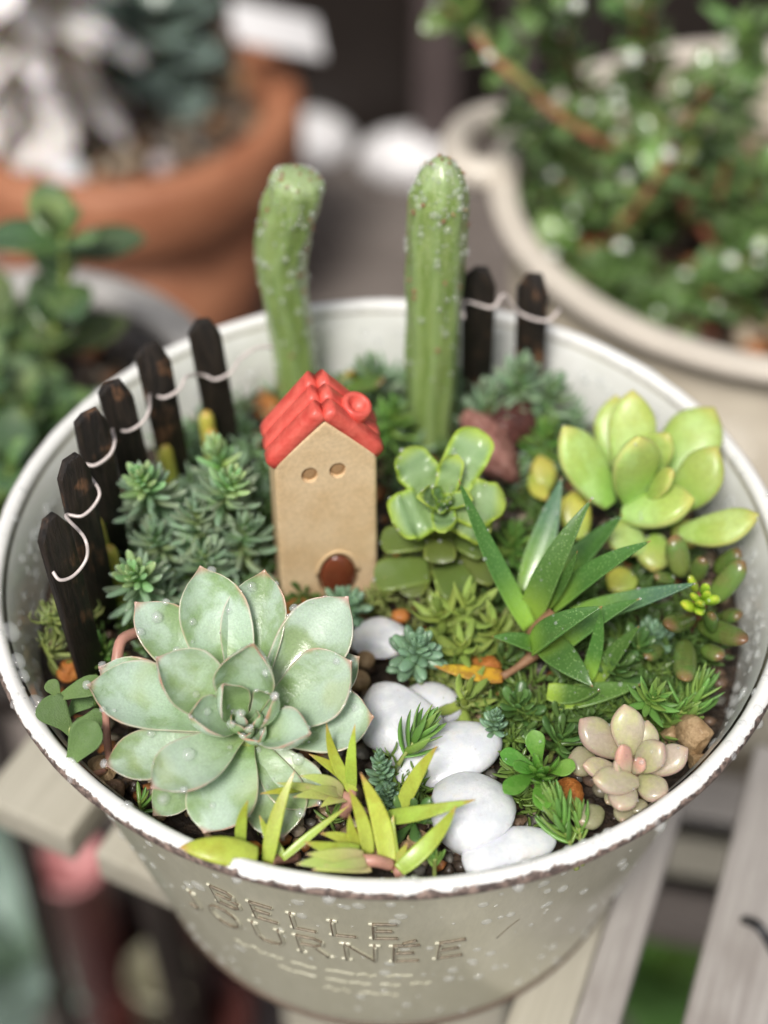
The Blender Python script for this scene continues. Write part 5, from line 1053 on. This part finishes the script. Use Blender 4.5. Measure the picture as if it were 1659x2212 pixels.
for lab, px, py, z, ax, n_, L, key, kw in [
 ('bluish stonecrop sprig between two white pebbles at the back', 905, 1392, .0, (.1, -.25, 1), 44, .62, 'teal', dict(spread=(1.6, .2), hd=.7)),
 ('bluish stonecrop sprig in front of the clay door', 738, 1285, -.5, (.1, -.2, 1), 18, .45, 'teal', dict(spread=(1.6, .2), hd=.6)),
 ('second bluish sprig just left of the back white pebble', 760, 1305, -.5, (.2, -.2, 1), 22, .55, 'teal', dict(spread=(1.6, .2), hd=.5)),
 ('bright green fan of flat needles between the large and the long white pebble', 925, 1560, .15, (.55, .5, .6), 22, .75, 'flat', dict(spread=(.75, .15), hd=.8, stem=.05)),
 ('beaded blue green sprig left of the long white pebble', 820, 1628, .2, (-.05, .1, 1), 44, .34, 'teal', dict(spread=(1.2, .3), hd=1.0)),
 ('beaded blue green sprig beneath it beside the yellow blades', 838, 1705, -.2, (.1, -.2, 1), 36, .34, 'teal', dict(spread=(1.2, .3), hd=.9)),
 ('tiny beaded sprig right of the hidden white pebble', 1072, 1540, -.1, (.05, .0, 1), 40, .33, 'teal', dict(spread=(1.3, .3), hd=.7)),
 ('feathery bright green sprig just inside the front rim below the orange pumice', 1190, 1722, .1, (-.35, .5, .7), 34, .72, 'green', dict(spread=(.75, .15), hd=1.0)),
 ('second feathery sprig by the rim, left of the olive pebble', 1248, 1748, -.1, (-.1, .5, .8), 20, .6, 'green', dict(spread=(.6, .15), hd=.7)),
 ('green needle sprig in the shade by the right wall', 1520, 1475, -.3, (.4, .5, .7), 34, .85, 'green', dict(spread=(1.1, .2), hd=1.1)),
 ('lower green needle sprig in the shade behind the tan chips', 1480, 1530, -.6, (.5, .1, .6), 24, .8, 'green', dict(spread=(1.1, .2), hd=.9)),
 ('wet green sprig with one long needle behind the rosy plant', 1412, 1505, .1, (.1, -.3, 1), 26, .6, 'flat', dict(spread=(1.3, .2), hd=.5)),
 ('tiny green sprig tucked behind the front rim left of the pebble', 940, 1856, -.15, (.0, -.1, 1), 20, .38, 'green', dict(spread=(1., .2), hd=.4)),
 ('green sprig under the lowest left leaf of the big rosette', 300, 1730, -.4, (.0, .0, 1), 26, .5, 'green', dict(spread=(1.4, .2), hd=.4)),
 ('blurred bluish sprig at the back right under the two pickets', 1130, 790, .6, (.1, -.1, 1), 50, .95, 'blue', dict(spread=(1.6, .2), hd=1.6)),
 ('blurred bluish sprig right of it along the back wall', 1200, 830, .2, (.2, -.1, 1), 44, .95, 'blue', dict(spread=(1.6, .2), hd=1.4)),
 ('blurred green sprig between the two cacti', 800, 790, .3, (.0, -.1, 1), 40, .9, 'blue', dict(spread=(1.6, .2), hd=1.4)),
 ('blurred green sprig right of the red roof', 850, 880, .1, (.1, -.1, 1), 36, .8, 'green', dict(spread=(1.5, .2), hd=1.2)),
 ('dark sprig behind the lava stones', 1060, 850, .2, (.1, .1, 1), 34, .9, 'blue', dict(spread=(1.5, .2), hd=1.2)),
 ('shaded sprig between the lava stones and the plump lime plant', 1180, 930, -.2, (.0, -.1, 1), 34, .85, 'green', dict(spread=(1.5, .2), hd=1.1)),
 ('green sprig behind the spotted plant', 1110, 1160, -.3, (.0, -.1, 1), 30, .8, 'green', dict(spread=(1.4, .2), hd=.9)),
 ('teal sprig in the shade under the long right spotted leaf', 1420, 1370, -.6, (.1, -.2, 1), 34, .6, 'teal', dict(spread=(1.4, .2), hd=.7)),
 ('dark broad leaved sprig below the spotted plant', 1330, 1440, -.5, (.1, -.1, 1), 20, .7, 'dark', dict(spread=(1.4, .3), hd=.5)),
 ('dark broad leaved sprig right of the withered leaf', 1120, 1520, -.5, (.0, -.1, 1), 16, .65, 'dark', dict(spread=(1.3, .2), hd=.5)),
 ('dark broad leaved sprig between glossy rosette and rosy plant', 1215, 1590, -.6, (.3, .1, 1), 14, .75, 'dark', dict(spread=(1.4, .4), hd=.4)),
 ('dark spoon leaves between yellow blades and the biggest pebble', 895, 1765, -.3, (.1, -.2, 1), 9, .62, 'dark', dict(spread=(1.4, .4), hd=.3)),
 ('broad leaved sprig at the right wall under the beans', 1380, 1395, -.5, (.1, -.1, 1), 14, .7, 'dark', dict(spread=(1.3, .3), hd=.5)),
 ('yellowish sprig with long leaves right of the back white pebble', 948, 1318, -.3, (-.2, -.1, 1), 12, .95, 'yflat', dict(spread=(1.2, .2), hd=.7)),
 ('yellowish sprig with long leaves in front of the stacked lime plant', 1010, 1300, -.2, (.2, -.1, 1), 14, 1.0, 'yflat', dict(spread=(1.3, .2), hd=.8)),
 ('yellowish sprig with long leaves just above the withered leaf', 1000, 1392, -.4, (.0, -.3, 1), 13, .9, 'yflat', dict(spread=(1.3, .2), hd=.7)),
 ('yellowish sprig with long leaves left of the foot of the spotted plant', 1065, 1345, -.4, (-.3, -.1, 1), 12, .85, 'yflat', dict(spread=(1.2, .2), hd=.7)),
 ('yellowish sprig with long leaves below the withered leaf', 1010, 1500, -.5, (.2, -.3, 1), 11, .85, 'yflat', dict(spread=(1.2, .2), hd=.6)),
 ('low green sprig against the left wall beneath the pickets', 215, 1400, -.6, (.0, -.1, 1), 26, .6, 'green', dict(spread=(1.4, .2), hd=.6)),
 ]:
    sprig(lab, px, py, z, ax, n_, L, key, **kw)
for i, (px, py, z) in enumerate([(105, 1325, -.1), (150, 1300, -.2), (90, 1385, -.4)]):
    sprig(['pale curly sprig at the left wall, the one nearest the rim', 'pale curly sprig touching the first picket', 'lowest pale curly sprig at the left wall'][i], px, py, z, (-.1, -.1, 1), 34, .62, 'moss', hd=.6, spread=(1.7, .3), name='curly_sprig')
# red-tipped dark bud seen between the cacti
t = plant('red_tipped_bud', 'dark red tipped bud sticking out between the two cacti', 'bud', P(735, 850, -1.3)); 
leaf_obj(t, P(745, 835, -.2), P(830, 822, .5), [0, -.2, 1.], cm(50, P(800, 830, 0)), .4, 'bean', M['bean'], name='bud', nu=12, nv=12); leaf_obj(t, P(735, 850, -1.3), P(760, 800, .2), [0, -.2, 1.], .5, .35, 'bean', M['pach2'], name='leaf', nu=10, nv=10)
# yellow stalks seen between the pickets
t = plant('yellow_stalks', 'yellowish green stalks standing between the pickets and the left wall', 'stonecrop', P(340, 980, -1.5))
for (px, py, z) in [(345, 915, .6), (445, 890, .6), (205, 1120, .8), (235, 1180, .4), (355, 960, .2), (455, 930, .3)]:
    a = P(px, py, z); m = MB(); tube(m, spline([np.array([a[0]+.1, a[1]-.1, -1.6]), a-[0, 0, .5], a], 8), [.16, .17, .18, .18, .18, .17, .15, .08], 8); obj('stem', m.mesh('stem'), M['pach2'], t, T3((0, 0, 0)))

# low tangled ground cover, kept off the pebble path
def proj(p): v = np.asarray(p)-CAM; zz = np.dot(v, _fw); return 829.5+F*v[0]/zz, 1106-F*np.dot(v, _up)/zz
def free(px, py):
    for cx, cy, rx, ry in ((826, 1378, 60, 45), (850, 1552, 85, 88), (930, 1522, 60, 45), (962, 1632, 125, 66), (1012, 1764, 105, 95), (1085, 1842, 115, 45), (1225, 1725, 45, 45), (1350, 1660, 120, 90), (1500, 1620, 60, 80), (215, 1680, 60, 60), (560, 1850, 40, 40), (1060, 960, 100, 80), (1280, 1700, 80, 50), (1190, 1430, 60, 40)):
        if ((px-cx)/rx)**2+((py-cy)/ry)**2 < 1: return False
    return True
def cover(label, zones, n, L, mat, prof='needle', wid=.2):
    V0, A0 = leaf_verts(wid, wid*.6, prof, bend=.4, nu=5, nv=5, seed=3); Fc = loft_faces(6, 5); m = MB()
    k = 0
    while k < n:
        cx, cy, rx, ry = zones[rng.integers(len(zones))]; px, py = rng.normal(cx, rx), rng.normal(cy, ry); p = P(px, py, -1.25)
        if math.hypot(p[0], p[1]) > 6.45 or not free(px, py): continue
        p[2] = soilz(p[0], p[1])+rng.uniform(.0, .45); k += 1; ax = nrm([rng.normal(0, .5), rng.normal(0, .5)-.2, 1.]); a0 = rng.uniform(0, 6.28); a = nrm(np.cross(ax, [.3, 1, .1])); b = np.cross(ax, a); rnd = rng.random()
        nl = rng.integers(8, 15)
        for i in range(nl):
            ph = a0+i*2.4; ang = 1.35-.95*i/nl; d = ax*math.cos(ang)+(a*math.cos(ph)+b*math.sin(ph))*math.sin(ang); s = L*rng.uniform(.6, 1.15)*(1-.3*i/nl)
            R3 = np.array(frame(np.zeros(3), d, ax).to_3x3()); A = A0.copy(); A[:, 2] = rnd; m.add((V0*s)@R3.T+p+ax*.03*i*L/.5, Fc, A)
    return tag(obj('ground_cover', m.mesh('ground_cover'), M[mat], None, T3((0, 0, 0))), label, 'ground cover', kind='stuff')
cover('tangle of small yellowish green leaves behind the pebbles', [(1000, 1340, 80, 60), (950, 1300, 80, 40), (1000, 1480, 40, 40)], 26, .6, 'moss', 'grass', .26)
cover('low dark green leaves covering the soil between the plants', [(1250, 1480, 130, 80), (480, 1180, 90, 80), (1100, 1050, 200, 120), (800, 900, 250, 80), (1300, 1250, 150, 80), (1480, 1420, 80, 80), (300, 1350, 80, 100)], 210, .55, 'dark', 'spoon', .34)
cover('low bluish green needles on the soil at the back', [(850, 850, 260, 60), (1150, 860, 120, 70), (400, 1100, 130, 110)], 150, .7, 'blue', 'needle', .17)
cover('low fresh green needles between the right hand plants', [(1150, 1560, 90, 50), (1400, 1500, 90, 60), (1000, 1420, 60, 50), (310, 1745, 60, 28), (150, 1420, 45, 60), (1560, 1430, 40, 60), (1490, 1530, 60, 30), (560, 1810, 50, 25), (900, 1720, 40, 60), (1130, 1740, 30, 40)], 170, .45, 'green', 'needle', .2)

# ------------------------------------------------------------------ centimetres to metres
done = set()
for o in SC.objects:
    if o.type == 'MESH' and o.data.name not in done:
        done.add(o.data.name); me = o.data; a = np.empty(len(me.vertices)*3, np.float32); me.vertices.foreach_get('co', a); me.vertices.foreach_set('co', a*.01); me.update()
    mb_ = o.matrix_basis.copy(); mb_.translation = mb_.translation*.01; o.matrix_basis = mb_
    if o.type == 'EMPTY': o.empty_display_size = .002
